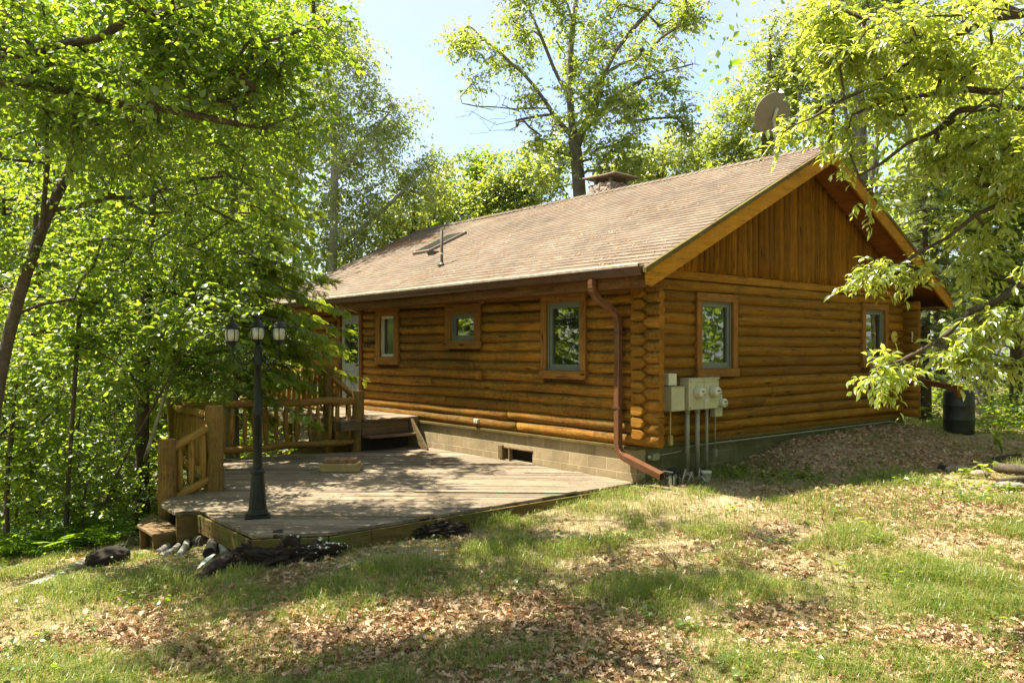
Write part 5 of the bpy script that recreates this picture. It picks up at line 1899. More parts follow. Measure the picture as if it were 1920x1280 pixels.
def grow(name, label, cat, trunk, r0, targets, leaf, bark, rng, limbs=(), dead=None, group=None, step=0.3, rtip=0.005, rmin=0.004, jitter=0.05, up=0.6, root=None, nside=6, trunk_tip=0.25):
    """tree = trunk (wood: trunk, limbs, twigs) + crown (leaves)"""
    trunk = np.asarray(trunk, float)
    if root is None:
        root = thing(name, label, cat, tuple(trunk[0]), group)
    P = list(resample(trunk, step))
    par = [-1] + list(range(len(P) - 1))
    nT = len(P)
    fixed = {}
    for lb in limbs:
        Q = resample(lb, step)
        A = np.array(P)
        k = int(np.argmin(np.linalg.norm(A - Q[0], axis=1)))
        pr = k
        for q in Q[0 if np.linalg.norm(A[k] - Q[0]) > .05 else 1:]:
            P.append(q + rng.normal(0, jitter * .4, 3))
            par.append(pr)
            pr = len(P) - 1
    tg = np.asarray(targets, float)
    nd = 0
    live = np.ones(len(tg), bool)
    if dead is not None:
        live = np.concatenate([live, np.zeros(len(dead), bool)])
        tg = np.concatenate([tg, dead])
    A0 = np.array(P)
    dist = np.array([np.min(np.linalg.norm(A0 - t_, axis=1)) for t_ in tg])
    order = np.argsort(dist)
    cap = len(P) + 40 * len(tg) + 100
    AP = np.zeros((cap, 3))
    AP[:len(P)] = A0
    cnt = len(P)
    par = par + [0] * (cap - cnt)
    par = np.array(par)
    tipnode = np.zeros(len(tg), int)
    tipdir = np.zeros((len(tg), 3))
    for ti in order:
        t_ = tg[ti]
        v = AP[:cnt] - t_
        cst = np.linalg.norm(v, axis=1) + up * np.maximum(0, v[:, 2])
        cst[:max(1, nT // 4)] += 1.0
        k = int(np.argmin(cst))
        p = AP[k]
        pd = AP[k] - AP[par[k]] if par[k] >= 0 else np.array([0, 0, 1.0])
        pd = pd / (np.linalg.norm(pd) + 1e-9)
        L = np.linalg.norm(t_ - p)
        n = max(1, min(30, int(L / step + .5)))
        ctrl = p + (pd * .6 + np.array([0, 0, .25])) * L * .4
        pr = k
        for i in range(1, n + 1):
            s_ = i / n
            q = (1 - s_) ** 2 * p + 2 * s_ * (1 - s_) * ctrl + s_ ** 2 * t_
            if i < n:
                q = q + rng.normal(0, jitter * .5, 3)
            AP[cnt] = q
            par[cnt] = pr
            pr = cnt
            cnt += 1
        tipnode[ti] = pr
        dd = AP[pr] - AP[par[pr]] if par[pr] >= 0 else np.array([0, 0, 1.0])
        tipdir[ti] = dd / (np.linalg.norm(dd) + 1e-9)
    AP = AP[:cnt]
    par = par[:cnt]
    # descendants -> radius
    w_ = np.zeros(cnt)
    for k, lv in zip(tipnode, live):
        w_[k] += 1 if lv else .15
    big = np.full(cnt, -1)
    bw = np.zeros(cnt)
    for k in range(cnt - 1, 0, -1):
        q = par[k]
        w_[q] += w_[k]
        if w_[k] > bw[q]:
            bw[q] = w_[k]
            big[q] = k
    w_ = np.maximum(w_, .6)
    e = math.log(r0 / rtip) / math.log(max(w_[0], 3))
    rad = rtip * w_ ** e
    ft = np.linspace(1, trunk_tip, nT)
    rad[:nT] = np.maximum(np.minimum(rad[:nT], r0), r0 * ft * 0.9)
    rad[:min(3, nT)] *= np.array([1.35, 1.12, 1.03])[:min(3, nT)]
    parts = []
    done = np.zeros(cnt, bool)
    for k in range(cnt):
        if done[k]:
            continue
        ch = [k]
        done[k] = True
        q = k
        while True:
            nx = q + 1 if (q < nT - 1) else big[q]
            if nx < 0 or nx >= cnt or done[nx]:
                break
            ch.append(nx)
            done[nx] = True
            q = nx
        if par[k] >= 0:
            idx_ = [par[k]] + ch
            rr__ = rad[idx_].copy()
            rr__[0] = min(rr__[0], rad[k] * 1.15)
        else:
            idx_ = ch
            rr__ = rad[idx_]
        if len(idx_) < 2 or rr__.max() < rmin:
            continue
        sides = 12 if rr__[0] > .08 else (7 if rr__[0] > .03 else (5 if rr__[0] > .012 else 3))
        parts.append(tube_arrays(AP[idx_], rr__, sides))
    wood_o = leaf_mesh('trunk', parts, bark, root)
    wood_o.data.polygons.foreach_set('use_smooth', np.ones(len(wood_o.data.polygons), bool))
    # leaves
    tl, td = tg[live], tipdir[live]
    crown = None
    if leaf is not None and len(tl):
        crown = leaf_mesh('crown', leaf_parts(tl, td, leaf, rng), leaf['mats'], root)
    return root, wood_o, crown


def leaf_parts(tl, td, lf, rng):
    K, Mn = lf['sprigs'], lf['per']
    N = len(tl) * K
    c = np.repeat(tl, K, 0) + rng.normal(0, lf.get('scatter', .08), (N, 3))
    sd = nrm(np.repeat(td, K, 0) * lf.get('along', .5) + rng.normal(0, 1, (N, 3)) * np.array([1, 1, .6]) * lf.get('rand', .8) + np.array([0, 0, lf.get('lift', 0.0)]))
    Ls = lf['len'] * rng.uniform(.6, 1.25, N)
    t_ = np.linspace(.12, 1, Mn)[None, :] + rng.uniform(-.06, .06, (N, Mn))
    droop = lf.get('droop', .3)
    b = c[:, None, :] + sd[:, None, :] * (Ls[:, None] * t_)[..., None] + np.array([0, 0, -1.0]) * (droop * Ls[:, None] * t_ ** 2)[..., None] * .5
    side = nrm(np.cross(sd, np.array([0, 0, 1.0]) + rng.normal(0, .25, (N, 3))))
    sg = np.where(np.arange(Mn) % 2 == 0, 1.0, -1.0)[None, :, None]
    d = sd[:, None, :] * .55 + side[:, None, :] * sg * lf.get('splay', .8) + rng.normal(0, .28, (N, Mn, 3)) + np.array([0, 0, -droop])
    n = np.array([0, 0, 1.0]) + rng.normal(0, lf.get('tumble', .45), (N, Mn, 3))
    size = lf['size'] * rng.uniform(.55, 1.2, (N, Mn))
    wd = rng.uniform(.85, 1.15, N * Mn) * lf.get('wid', 1.0)
    V, L, T = leaf_arrays(b.reshape(-1, 3), d.reshape(-1, 3), n.reshape(-1, 3), size.ravel(), lf['tmpl'], wd, rng.uniform(.3, 1.8, N * Mn))
    parts = [(V, L, T, 0)]
    if lf.get('stems'):
        e_ = c + sd * Ls[:, None] + np.array([0, 0, -1.0]) * (droop * Ls)[:, None] * .5
        yv = side * lf['stems']
        V2 = np.stack([c - yv, c + yv, e_ + yv * .4, e_ - yv * .4], 1).reshape(-1, 3)
        parts.append((V2, np.arange(N * 4), np.full(N, 4), 1))
    return parts


def cat_(*a):
    return np.concatenate(a)


def gfoot(px, py, D):
    p = at(px, py, D)
    p[2] = float(ground_z(p[0], p[1])) - .12
    return p


LB = M['bark']
# ------------------------------------------------------------------ near left tree whose boughs hang into the top left corner
r_ = np.random.default_rng(101)
L_near = dict(sprigs=5, per=9, len=.36, size=.062, tmpl='leaf', mats=[M['leaf_left'], M['bark']], droop=.25, along=.5, rand=.7, stems=.003, wid=1.05, tumble=.4)
tg = cat_(blob(130, 60, 5.7, 240, 110, .9, 86, r_), blob(420, 70, 6.0, 170, 110, .8, 64, r_), blob(260, 215, 5.9, 210, 80, .7, 50, r_), blob(470, 200, 6.4, 100, 90, .6, 28, r_),
          blob(90, -260, 6.0, 520, 200, 1.6, 93, r_), blob(560, 10, 6.2, 40, 60, .5, 10, r_))
grow('broadleaf_tree', 'near broadleaf tree whose boughs fill the top left corner, trunk outside the picture', 'tree',
     [gfoot(-760, 1100, 6.4), at(-740, 700, 6.4), at(-640, 250, 6.3), at(-480, -60, 6.2), at(-250, -300, 6.1)], .05, tg, L_near, LB, r_,
     limbs=[[at(-600, 180, 6.2), at(-300, 160, 6.0), at(-20, 125, 5.8), at(180, 62, 5.7), at(390, 8, 5.8), at(540, -50, 6.0)],
            [at(-560, 120, 6.2), at(-250, 150, 6.0), at(0, 150, 5.8), at(120, 165, 5.8), at(280, 200, 5.9), at(440, 225, 6.2)]], step=.28)

# ------------------------------------------------------------------ leaning tree at the left edge
r_ = np.random.default_rng(102)
L_mid = dict(sprigs=6, per=9, len=.45, size=.066, tmpl='leaf', mats=[M['leaf_left'], M['bark']], droop=.2, along=.5, rand=.75, stems=.003, tumble=.45)
tg = cat_(blob(110, 250, 9.0, 190, 110, 1.5, 67, r_), blob(330, 270, 9.2, 200, 130, 1.5, 82, r_), blob(500, 230, 9.4, 120, 150, 1.3, 60, r_), blob(250, 30, 9.4, 330, 150, 1.8, 82, r_),
          blob(80, 520, 9.2, 150, 110, 1.2, 37, r_), blob(300, 420, 9.3, 140, 80, 1.1, 37, r_), blob(200, -330, 9.5, 560, 260, 2.4, 142, r_), blob(560, 60, 9.6, 50, 90, .8, 22, r_),
          blob(430, -440, 8.5, 330, 70, 1.1, 44, r_), blob(-60, -430, 8.3, 260, 110, 1.3, 60, r_))
grow('leaning_tree', 'leaning dark barked tree at the left edge with a broad leafy crown', 'tree',
     [gfoot(-45, 1010, 8.3), at(-14, 790, 8.5), at(10, 640, 8.6), at(46, 520, 8.7), at(86, 400, 8.8), at(146, 290, 9.0), at(205, 190, 9.2), at(260, 60, 9.4), at(300, -120, 9.6)],  .062, tg, L_mid, LB, r_,
     limbs=[[at(90, 395, 8.8), at(170, 385, 8.9), at(280, 360, 9.1), at(420, 330, 9.3)], [at(146, 290, 9), at(180, 262, 9.0), at(300, 230, 9.2), at(480, 200, 9.4)], [at(60, 480, 8.7), at(95, 330, 8.7), at(88, 190, 8.7)],
            [at(20, 600, 8.6), at(70, 560, 8.8), at(140, 560, 9.2)]], step=.3, trunk_tip=.3)

# ------------------------------------------------------------------ maples behind the railing
r_ = np.random.default_rng(103)
L_map = dict(sprigs=6, per=9, len=.5, size=.078, tmpl='leaf', mats=[M['leaf_wood'], M['bark']], droop=.15, along=.4, rand=.8, stems=.003, wid=1.2, tumble=.4)
tg = cat_(blob(250, 480, 12.2, 170, 120, 1.4, 70, r_), blob(390, 560, 12.4, 120, 110, 1.2, 60, r_), blob(330, 330, 12.5, 170, 130, 1.4, 54, r_), blob(200, 680, 12.2, 130, 70, 1.0, 40, r_), blob(360, 690, 12.3, 110, 45, .9, 35, r_), blob(260, 60, 12.8, 300, 200, 2, 48, r_))
grow('maple_tree', 'dark trunked maple behind the left end of the deck railing', 'tree', [gfoot(268, 1000, 12.4), at(266, 800, 12.4), at(270, 600, 12.4), at(285, 400, 12.4), at(300, 150, 12.5), at(310, -60, 12.6)], .10, tg, L_map, LB, r_, step=.35)
r_ = np.random.default_rng(104)
tg = cat_(blob(60, 620, 14, 190, 150, 1.8, 80, r_), blob(-80, 400, 14, 200, 160, 2, 60, r_), blob(120, 380, 14.5, 150, 150, 1.8, 60, r_), blob(40, 820, 14, 130, 70, 1.2, 30, r_))
grow('maple_tree', 'thin maple deep in the woods at the left edge', 'tree', [gfoot(60, 1010, 14), at(58, 800, 14), at(70, 600, 14), at(66, 350, 14), at(80, 200, 14)], .09, tg, L_map, LB, r_, step=.4)

# ------------------------------------------------------------------ white cedar beside the porch railing
r_ = np.random.default_rng(105)
cb = gfoot(436, 860, 14.7)
root = thing('cedar_tree', 'white cedar with drooping dark green sprays beside the porch railing', 'tree', tuple(cb))
tp = [cb, at(434, 700, 14.7), at(437, 500, 14.7), at(441, 250, 14.7), at(445, 40, 14.7)]
ctop, cz0 = at(445, 40, 14.7)[2], at(436, 745, 14.7)[2]
parts = [tube_arrays(resample(tp, .4), np.linspace(.14, .02, len(resample(tp, .4))), 12)]
sb, sdv, sn, ss = [], [], [], []
nb_ = 160
for k in range(nb_):
    f_ = min(.98, (k + r_.random()) / (nb_ - 52))
    z = cz0 + (ctop - cz0) * f_
    a = k * 2.399 + r_.uniform(-.3, .3)
    L = (2.15 * (1 - f_) ** .7 + .35) * r_.uniform(.75, 1.12)
    if k >= nb_ - 52:
        z = r_.uniform(.2, 3.6)
        f_ = (z - cz0) / (ctop - cz0)
        a = math.atan2(RT[1], RT[0]) + r_.normal(0, .42)
        L = r_.uniform(1.0, 1.75) * (.6 if z < 1.0 else 1.0)
    dv = np.array([math.cos(a), math.sin(a), 0])
    o = np.array([np.interp(z, [p[2] for p in tp], [p[0] for p in tp]), np.interp(z, [p[2] for p in tp], [p[1] for p in tp]), z])
    t_ = np.linspace(0, 1, 9)[:, None]
    Pb = o + dv * L * t_ + UP * (.10 * t_ - .62 * t_ ** 2 + .30 * t_ ** 3) * L
    # keep the boughs out of the porch and house
    Pb[:, 0] = np.where(Pb[:, 1] > 5.2, np.minimum(Pb[:, 0], -0.75 - .2 * r_.random()), Pb[:, 0])
    parts.append(tube_arrays(Pb, np.linspace(.022, .004, 9) * (L / 2 + .3), 5))
    for i in range(int(20 * L) + 6):
        u = r_.uniform(.18, 1.0)
        p = np.array([np.interp(u, t_[:, 0], Pb[:, j]) for j in range(3)])
        sg = r_.choice([-1, 1])
        sv = np.cross(dv, UP) * sg
        d_ = dv * r_.uniform(.4, .9) + sv * r_.uniform(.1, 1.0) + UP * r_.uniform(-.75, -.05)
        if u > .93:
            d_ = dv + UP * r_.uniform(-.5, 0)
        sb.append(p + r_.normal(0, .03, 3)); sdv.append(d_); sn.append(UP + r_.normal(0, .35, 3)); ss.append(r_.uniform(.12, .25))
        if r_.random() < .6:
            sb.append(p); sdv.append(d_ * .5 + UP * -.9 + r_.normal(0, .25, 3)); sn.append(r_.normal(0, 1, 3)); ss.append(r_.uniform(.10, .2))
leaf_mesh('trunk', parts, M['bark_grey'], root)
leaf_mesh('crown', [leaf_arrays(np.array(sb), np.array(sdv), np.array(sn), np.array(ss), 'cedar')], M['cedar'], root)
print('cedar', len(sb))

# ------------------------------------------------------------------ pale birch behind the left end of the roof
r_ = np.random.default_rng(106)
L_bir = dict(sprigs=6, per=8, len=.72, size=.10, tmpl='quad', mats=[M['leaf_birch'], M['bark_pale']], droop=.7, along=.3, rand=.8, wid=1.1, tumble=.8, stems=.003)
tg = cat_(blob(600, 210, 24, 110, 170, 2.2, 187, r_), blob(700, 300, 24.5, 85, 110, 1.8, 125, r_), blob(785, 330, 24.5, 62, 55, 1.2, 62, r_), blob(735, 215, 24.5, 45, 55, 1.0, 39, r_), blob(650, 120, 24, 70, 80, 1.6, 74, r_), blob(690, 420, 25, 90, 60, 1.6, 74, r_),
          blob(610, 430, 24, 80, 80, 1.6, 74, r_), blob(560, 20, 24, 90, 80, 2, 74, r_), blob(520, 300, 25, 80, 160, 2, 99, r_))
grow('birch_tree', 'tall pale birch with fine light leaves rising behind the left end of the roof', 'tree', [gfoot(622, 700, 24), at(622, 520, 24), at(628, 380, 24), at(625, 200, 24), at(600, 20, 24)], .14, tg, L_bir, M['bark_pale'], r_,
     limbs=[[at(625, 470, 24), at(680, 430, 24.2), at(740, 370, 24.4), at(810, 310, 24.5)], [at(626, 330, 24), at(680, 270, 24.2), at(730, 210, 24.5)]], step=.5)

# ------------------------------------------------------------------ open crowned oak behind the chimney
r_ = np.random.default_rng(107)
L_oak = dict(sprigs=6, per=8, len=.46, size=.11, tmpl='leaf', mats=[M['leaf_oak'], M['bark_grey']], droop=.25, along=.5, rand=.75, wid=.85, tumble=.55, stems=.004, scatter=.12)
D = 21.0
o_ = lambda x, y, d=0: at(x, y, D + d)
tg = cat_(blob(980, 35, D, 120, 60, 2, 68, r_, 5), blob(875, 60, D, 55, 60, 1.2, 28, r_, 5), blob(930, 130, D, 60, 40, 1.2, 22, r_, 5), blob(1110, 215, D - .5, 100, 75, 2, 93, r_, 5), blob(1205, 170, D, 80, 80, 1.6, 59, r_, 5), blob(1275, 70, D, 40, 50, 1.2, 22, r_, 5),
          blob(1200, 20, D, 110, 55, 2, 51, r_, 5), blob(1080, 90, D, 70, 80, 1.6, 39, r_, 5), blob(1260, 220, D, 55, 40, 1.2, 20, r_, 5), blob(1050, -130, D, 240, 110, 3, 110, r_, 5), blob(1130, 300, D, 110, 40, 1.6, 51, r_, 5), blob(1060, 330, D - .6, 70, 45, 1.2, 13, r_, 4), blob(1000, 280, D + .5, 50, 35, 1.2, 17, r_, 5), blob(1015, 170, D, 40, 30, 1, 11, r_, 5))
dead = cat_(blob(930, 210, D - .5, 85, 45, 1.0, 70, r_, 1), blob(990, 225, D - .6, 50, 32, .8, 34, r_, 1), blob(1290, 130, D, 35, 20, .5, 16, r_, 1))
grow('oak_tree', 'large open crowned oak with bare dead twigs on its left side, standing behind the chimney', 'tree', [gfoot(1095, 800, D), o_(1092, 500), o_(1088, 380), o_(1082, 290), o_(1072, 240), o_(1066, 150), o_(1072, 60), o_(1088, -60), o_(1095, -180)], .17, tg, L_oak, M['bark_grey'], r_,
     limbs=[[o_(1076, 262), o_(1030, 205), o_(985, 140), o_(935, 95), o_(885, 55)], [o_(1068, 180), o_(1045, 150), o_(1022, 90), o_(985, 0), o_(960, -80)], [o_(1080, 285), o_(1110, 200), o_(1135, 135), o_(1170, 62), o_(1240, 0), o_(1290, -60)],
            [o_(1095, 245), o_(1160, 165), o_(1250, 132), o_(1300, 118)], [o_(1135, 140), o_(1175, 100), o_(1230, 95)], [o_(1030, 205), o_(970, 200), o_(905, 208), o_(865, 195)], [o_(1040, 215), o_(985, 222), o_(930, 235)]], dead=dead, step=.4, rtip=.007)

# ------------------------------------------------------------------ trees behind the roof and at the right
L_bg = dict(sprigs=6, per=8, len=.75, size=.15, tmpl='quad', mats=[M['leaf_oak'], M['bark']], droop=.3, along=.4, rand=.85, tumble=.6, stems=.004)
L_bg2 = dict(L_bg, mats=[M['leaf_wood'], M['bark']])
L_bg3 = dict(L_bg, mats=[M['leaf_birch'], M['bark']], size=.14)
bgt = [
    ('young bright green tree behind the roof, left of the oak trunk', 985, 26, [(985, 345, 75, 55, 80), (1020, 300, 45, 40, 30), (930, 370, 55, 40, 40), (975, 420, 110, 40, 50)], L_bg, .10, 300),
    ('loose light green tree behind the roof, right beside the tall birch', 775, 27, [(770, 400, 70, 50, 46), (715, 440, 60, 35, 34), (820, 360, 40, 50, 26)], L_bg3, .09, 330),
    ('pointed light green tree behind the roof, farthest left of the oak', 890, 29, [(890, 330, 55, 50, 60), (855, 375, 60, 40, 50), (905, 400, 90, 40, 50), (800, 410, 60, 40, 40)], L_bg2, .10, 290),
    ('small grey green tree behind the roof, right of the oak and chimney', 1240, 28, [(1250, 290, 90, 45, 80), (1190, 330, 80, 40, 60), (1310, 330, 50, 40, 30)], L_bg3, .10, 270),
    ('tall grey green oak behind the satellite dish', 1440, 27, [(1420, 230, 90, 110, 120), (1480, 100, 80, 90, 100), (1365, 280, 50, 60, 50), (1540, 180, 80, 120, 100), (1560, 10, 90, 90, 70), (1340, 320, 40, 40, 24)], L_bg3, .20, 60),
    ('two stemmed tree whose pale trunks show just right of the gable peak', 1612, 23, [(1640, 60, 110, 100, 110), (1720, 170, 90, 100, 80), (1620, -90, 150, 90, 80), (1790, 60, 90, 110, 60)], L_bg, .22, 40),
    ('leafy tree behind the right edge, grey green above the rain barrel', 1843, 20.5, [(1800, 330, 110, 110, 110), (1900, 420, 100, 100, 80), (1740, 420, 60, 60, 40), (1850, 180, 130, 90, 90), (1840, 540, 90, 50, 50)], dict(L_bg2, size=.15, mats=[M['leaf_oak'], M['bark']]), .20, 250),
    ('slim leaning tree near the right edge, its crown over the lake glint', 1905, 21, [(1900, 560, 110, 70, 90), (1960, 400, 110, 120, 90), (1890, 330, 80, 60, 40)], L_bg2, .14, 420),
]
for k, (lb, px, D, bl, lf, tr, ytop) in enumerate(bgt):
    r_ = np.random.default_rng(200 + k)
    tg = np.concatenate([blob(x, y, D, rx, ry, (rx + ry) / 2 * D / F * .8, n, r_, 2) for (x, y, rx, ry, n) in bl])
    tk = [gfoot(px, 760, D), at(px, 640, D), at(px + 3, 450, D), at(px - 2, min(400, (ytop + 450) / 2), D), at(px + 4, ytop, D)]
    lim = []
    if k == 5:
        lim = [[at(1612, 330, D), at(1592, 270, D), at(1588, 220, D), at(1570, 140, D), at(1560, 60, D)], [at(1612, 235, D), at(1650, 190, D), at(1690, 120, D)]]
    grow('leafy_tree', lb, 'tree', tk, tr, tg, lf, M['bark_grey'] if k in (4, 5, 6) else LB, r_, step=.5, limbs=lim)

# spruce with grey green needles right of the gable
r_ = np.random.default_rng(301)
for (lb, px, D, ytop, ybot, wpx) in (('grey green spruce showing right of the gable eave', 1735, 19, 250, 700, 120), ('tall spruce deeper in the woods near the right edge', 1850, 24, 180, 700, 120)):
    cb = gfoot(px, 760, D)
    root = thing('spruce_tree', lb, 'tree', tuple(cb))
    tp = np.array([cb, at(px, 640, D), at(px, ytop, D)])
    parts = [tube_arrays(resample(tp, .5), np.linspace(.15, .015, len(resample(tp, .5))), 8)]
    z0, z1 = at(px, ybot, D)[2], tp[-1][2]
    sb, sdv, sn, ss = [], [], [], []
    for k in range(95):
        f_ = (k + r_.random()) / 95
        z = z0 + (z1 - z0) * f_
        a = k * 2.399
        L = wpx * D / F * (1 - f_ * .85) * r_.uniform(.75, 1.1)
        dv = np.array([math.cos(a), math.sin(a), 0])
        t_ = np.linspace(0, 1, 6)[:, None]
        Pb = np.array([tp[0][0], tp[0][1], z]) + dv * L * t_ + UP * (-.28 * t_ + .06 * t_ ** 2) * L
        parts.append(tube_arrays(Pb, np.linspace(.02, .005, 6), 4))
        for i in range(int(22 * L) + 4):
            u = r_.uniform(.1, 1.0)
            p = np.array([np.interp(u, t_[:, 0], Pb[:, j]) for j in range(3)])
            d_ = dv * .8 + np.cross(dv, UP) * r_.uniform(-1, 1) + UP * r_.uniform(-.5, .2)
            sb.append(p); sdv.append(d_); sn.append(UP + r_.normal(0, .5, 3)); ss.append(r_.uniform(.16, .30))
    leaf_mesh('trunk', parts, M['bark'], root)
    leaf_mesh('crown', [leaf_arrays(np.array(sb), np.array(sdv), np.array(sn), np.array(ss), 'needle')], M['pine'], root)

# ------------------------------------------------------------------ right foreground tree, drooping sunlit boughs
r_ = np.random.default_rng(108)
L_rt = dict(sprigs=3, per=8, len=.19, size=.078, tmpl='lance', mats=[M['leaf_right'], M['bark']], droop=.38, along=.7, rand=.6, stems=.0022, wid=1.15, tumble=.35, splay=.75, scatter=.05)
D = 6.3
tg = cat_(blob(1640, 75, D, 75, 55, .8, 75, r_), blob(1560, 30, D + .2, 30, 30, .5, 24, r_), blob(1760, 100, D, 95, 85, .9, 84, r_), blob(1870, 240, D - .3, 60, 120, .9, 75, r_), blob(1670, 200, D, 60, 22, .5, 30, r_), blob(1560, 245, D + .2, 25, 10, .3, 10, r_), blob(1462, 252, D + .3, 14, 6, .2, 4, r_),
          blob(1765, 280, D, 50, 24, .6, 33, r_), blob(1862, 350, D, 50, 55, .7, 42, r_), blob(1660, 360, D, 42, 9, .25, 13, r_), blob(1838, 425, D, 40, 25, .4, 19, r_), blob(1735, 500, D, 34, 8, .25, 10, r_), blob(1630, 512, D, 38, 7, .2, 13, r_), blob(1880, 500, D - .3, 40, 50, .5, 30, r_),
          blob(1860, 600, D - .3, 55, 25, .4, 30, r_), blob(1805, 655, D - .4, 50, 16, .35, 27, r_), blob(1695, 690, D - .4, 32, 8, .2, 12, r_), blob(1632, 706, D - .4, 14, 5, .12, 6, r_), blob(1900, 680, D - .4, 30, 20, .3, 12, r_),
          blob(1545, 120, D + .2, 40, 45, .5, 30, r_), blob(1545, 205, D + .2, 25, 22, .4, 10, r_), blob(1600, 290, D + .1, 30, 10, .3, 10, r_), blob(1960, 60, D, 180, 180, 1.2, 90, r_), blob(1950, -170, D, 230, 110, 1.3, 75, r_))
q_ = lambda x, y, d=0.0: at(x, y, D + d)
grow('chestnut_tree', 'sunlit tree with drooping lance shaped leaves hanging in from the right edge', 'tree',
     [gfoot(2500, 1100, 6.6), q_(2480, 700, .2), q_(2420, 350, .1), q_(2330, 100), q_(2230, -150), q_(2150, -350)], .062, tg, L_rt, LB, r_,
     limbs=[[q_(2330, 110), q_(2120, 40), q_(1920, 0), q_(1838, 43), q_(1799, 54), q_(1710, 108), q_(1641, 157), q_(1560, 215), q_(1480, 235)], [q_(1799, 54), q_(1760, 26), q_(1690, 13), q_(1620, 30)],
            [q_(2380, 250), q_(2100, 180, -.1), q_(1900, 157, -.1), q_(1805, 174), q_(1693, 182), q_(1600, 212)], [q_(2380, 260), q_(2100, 230, -.2), q_(1920, 184, -.2), q_(1838, 200, -.1), q_(1770, 220), q_(1690, 262), q_(1610, 330)],
            [q_(2420, 380), q_(2080, 340, -.2), q_(1900, 350, -.2), q_(1800, 420), q_(1720, 480), q_(1640, 518)], [q_(2430, 430), q_(2080, 480, -.3), q_(1920, 520, -.3), q_(1820, 590, -.3), q_(1730, 650, -.4), q_(1640, 695, -.4)]], step=.22, rtip=.004, rmin=.003)

# ------------------------------------------------------------------ woodland saplings: three kinds built once, then copied
r_ = np.random.default_rng(109)


def proto_sapling(name, label, H, r0, rad, n, lf, seed, group, zlo=.25):
    rg_ = np.random.default_rng(seed)
    tr = np.array([(0, 0, -.1), (rg_.normal(0, .08), rg_.normal(0, .08), H * .4), (rg_.normal(0, .15), rg_.normal(0, .15), H * .75), (rg_.normal(0, .25), rg_.normal(0, .25), H)])
    q = nrm(rg_.normal(size=(n, 3))) * (rg_.random((n, 1)) ** .4)
    tg = q * np.array([rad, rad, H * (1 - zlo) / 2]) + np.array([0, 0, H * (1 + zlo) / 2])
    root = thing(name, label, 'tree', (0, 0, 0), group)
    r, a, b = grow(name, label, 'tree', tr, r0, tg, lf, LB, rg_, root=root, step=.35)
    return r, [a, b]


GW = 'saplings in the woods left of the deck'
L_s1 = dict(sprigs=4, per=7, len=.36, size=.09, tmpl='leaf', mats=[M['leaf_wood'], M['bark']], droop=.1, along=.3, rand=.9, stems=.003, wid=1.15, tumble=.35)
L_s2 = dict(L_s1, size=.075, per=8, wid=.9)
SL = 'thin leafy sapling among many in the shady woods left of the deck'
p1, k1 = proto_sapling('sapling', SL, 3.2, .03, 1.0, 75, L_s1, 31, GW)
p2, k2 = proto_sapling('sapling', SL, 4.6, .045, 1.3, 100, L_s2, 32, GW, .35)
p3, k3 = proto_sapling('sapling', SL, 1.7, .018, .8, 55, L_s1, 33, GW, .1)
spots = []
tries = 0
while len(spots) < 44 and tries < 4000:
    tries += 1
    px, D = r_.uniform(-220, 560), r_.uniform(10.5, 24)
    p = at(px, 700, D)
    if p[0] > -5.6 and p[1] < 8.5 and p[0] < 1:
        continue
    if p[0] > -2.4 and p[1] < 13:
        continue
    if any(math.hypot(p[0] - s[0], p[1] - s[1]) < 1.0 for s in spots):
        continue
    spots.append(p)
for i, p in enumerate(spots):
    pr, kd = ((p1, k1), (p3, k3), (p2, k2), (p3, k3))[i % 4]
    z = float(ground_z(p[0], p[1]))
    loc = (p[0], p[1], z)
    if i in (0, 1, 2):
        o = (p1, p3, p2)[i]
        o.location = loc
        o.rotation_euler = (0, 0, r_.uniform(0, 6.28))
    else:
        copy_tree(pr, kd, loc, r_.uniform(0, 6.28), r_.uniform(.75, 1.25))
# three dark thin trunks in front of the woods
for k, (lb, pts, rad_, bl) in enumerate((
        ('thin dark sapling trunk standing upright in front of the left woods', [(122, 1010), (128, 880), (140, 720), (150, 560), (170, 430)], .03, [(170, 450, 110, 80, 34), (110, 560, 90, 60, 20)]),
        ('slim sapling leaning right with pale lit leaves in front of the left woods', [(165, 1015), (210, 900), (270, 790), (330, 690), (360, 620)], .018, [(180, 650, 100, 50, 26), (330, 620, 80, 60, 24), (240, 700, 80, 40, 16)]),
        ('young sapling at the far left edge of the woods', [(8, 1020), (14, 880), (30, 760), (20, 640)], .035, [(40, 700, 90, 60, 30), (20, 850, 70, 50, 16)]))):
    rg_ = np.random.default_rng(400 + k)
    D = 10.6 + .3 * k
    tk = [gfoot(pts[0][0], pts[0][1], D)] + [at(x, y, D + .1 * i) for i, (x, y) in enumerate(pts[1:])]
    tg = np.concatenate([blob(x, y, D, rx, ry, .8, n, rg_) for (x, y, rx, ry, n) in bl])
    grow('sapling', lb, 'tree', tk, rad_, tg, dict(L_s1, size=.10), LB, rg_, step=.3, group=GW)
rough_log('dead_trunk', 'pale barkless dead trunk leaning behind the left deck post', 'dead tree', [gp(246, 948, -1.6), at(275, 850, 12.0), at(310, 740, 12.2), at(335, 660, 12.5)], [.032, .03, .025, .012], M['bark_pale'], amp=.05, n=8)

# ferns
r_ = np.random.default_rng(110)


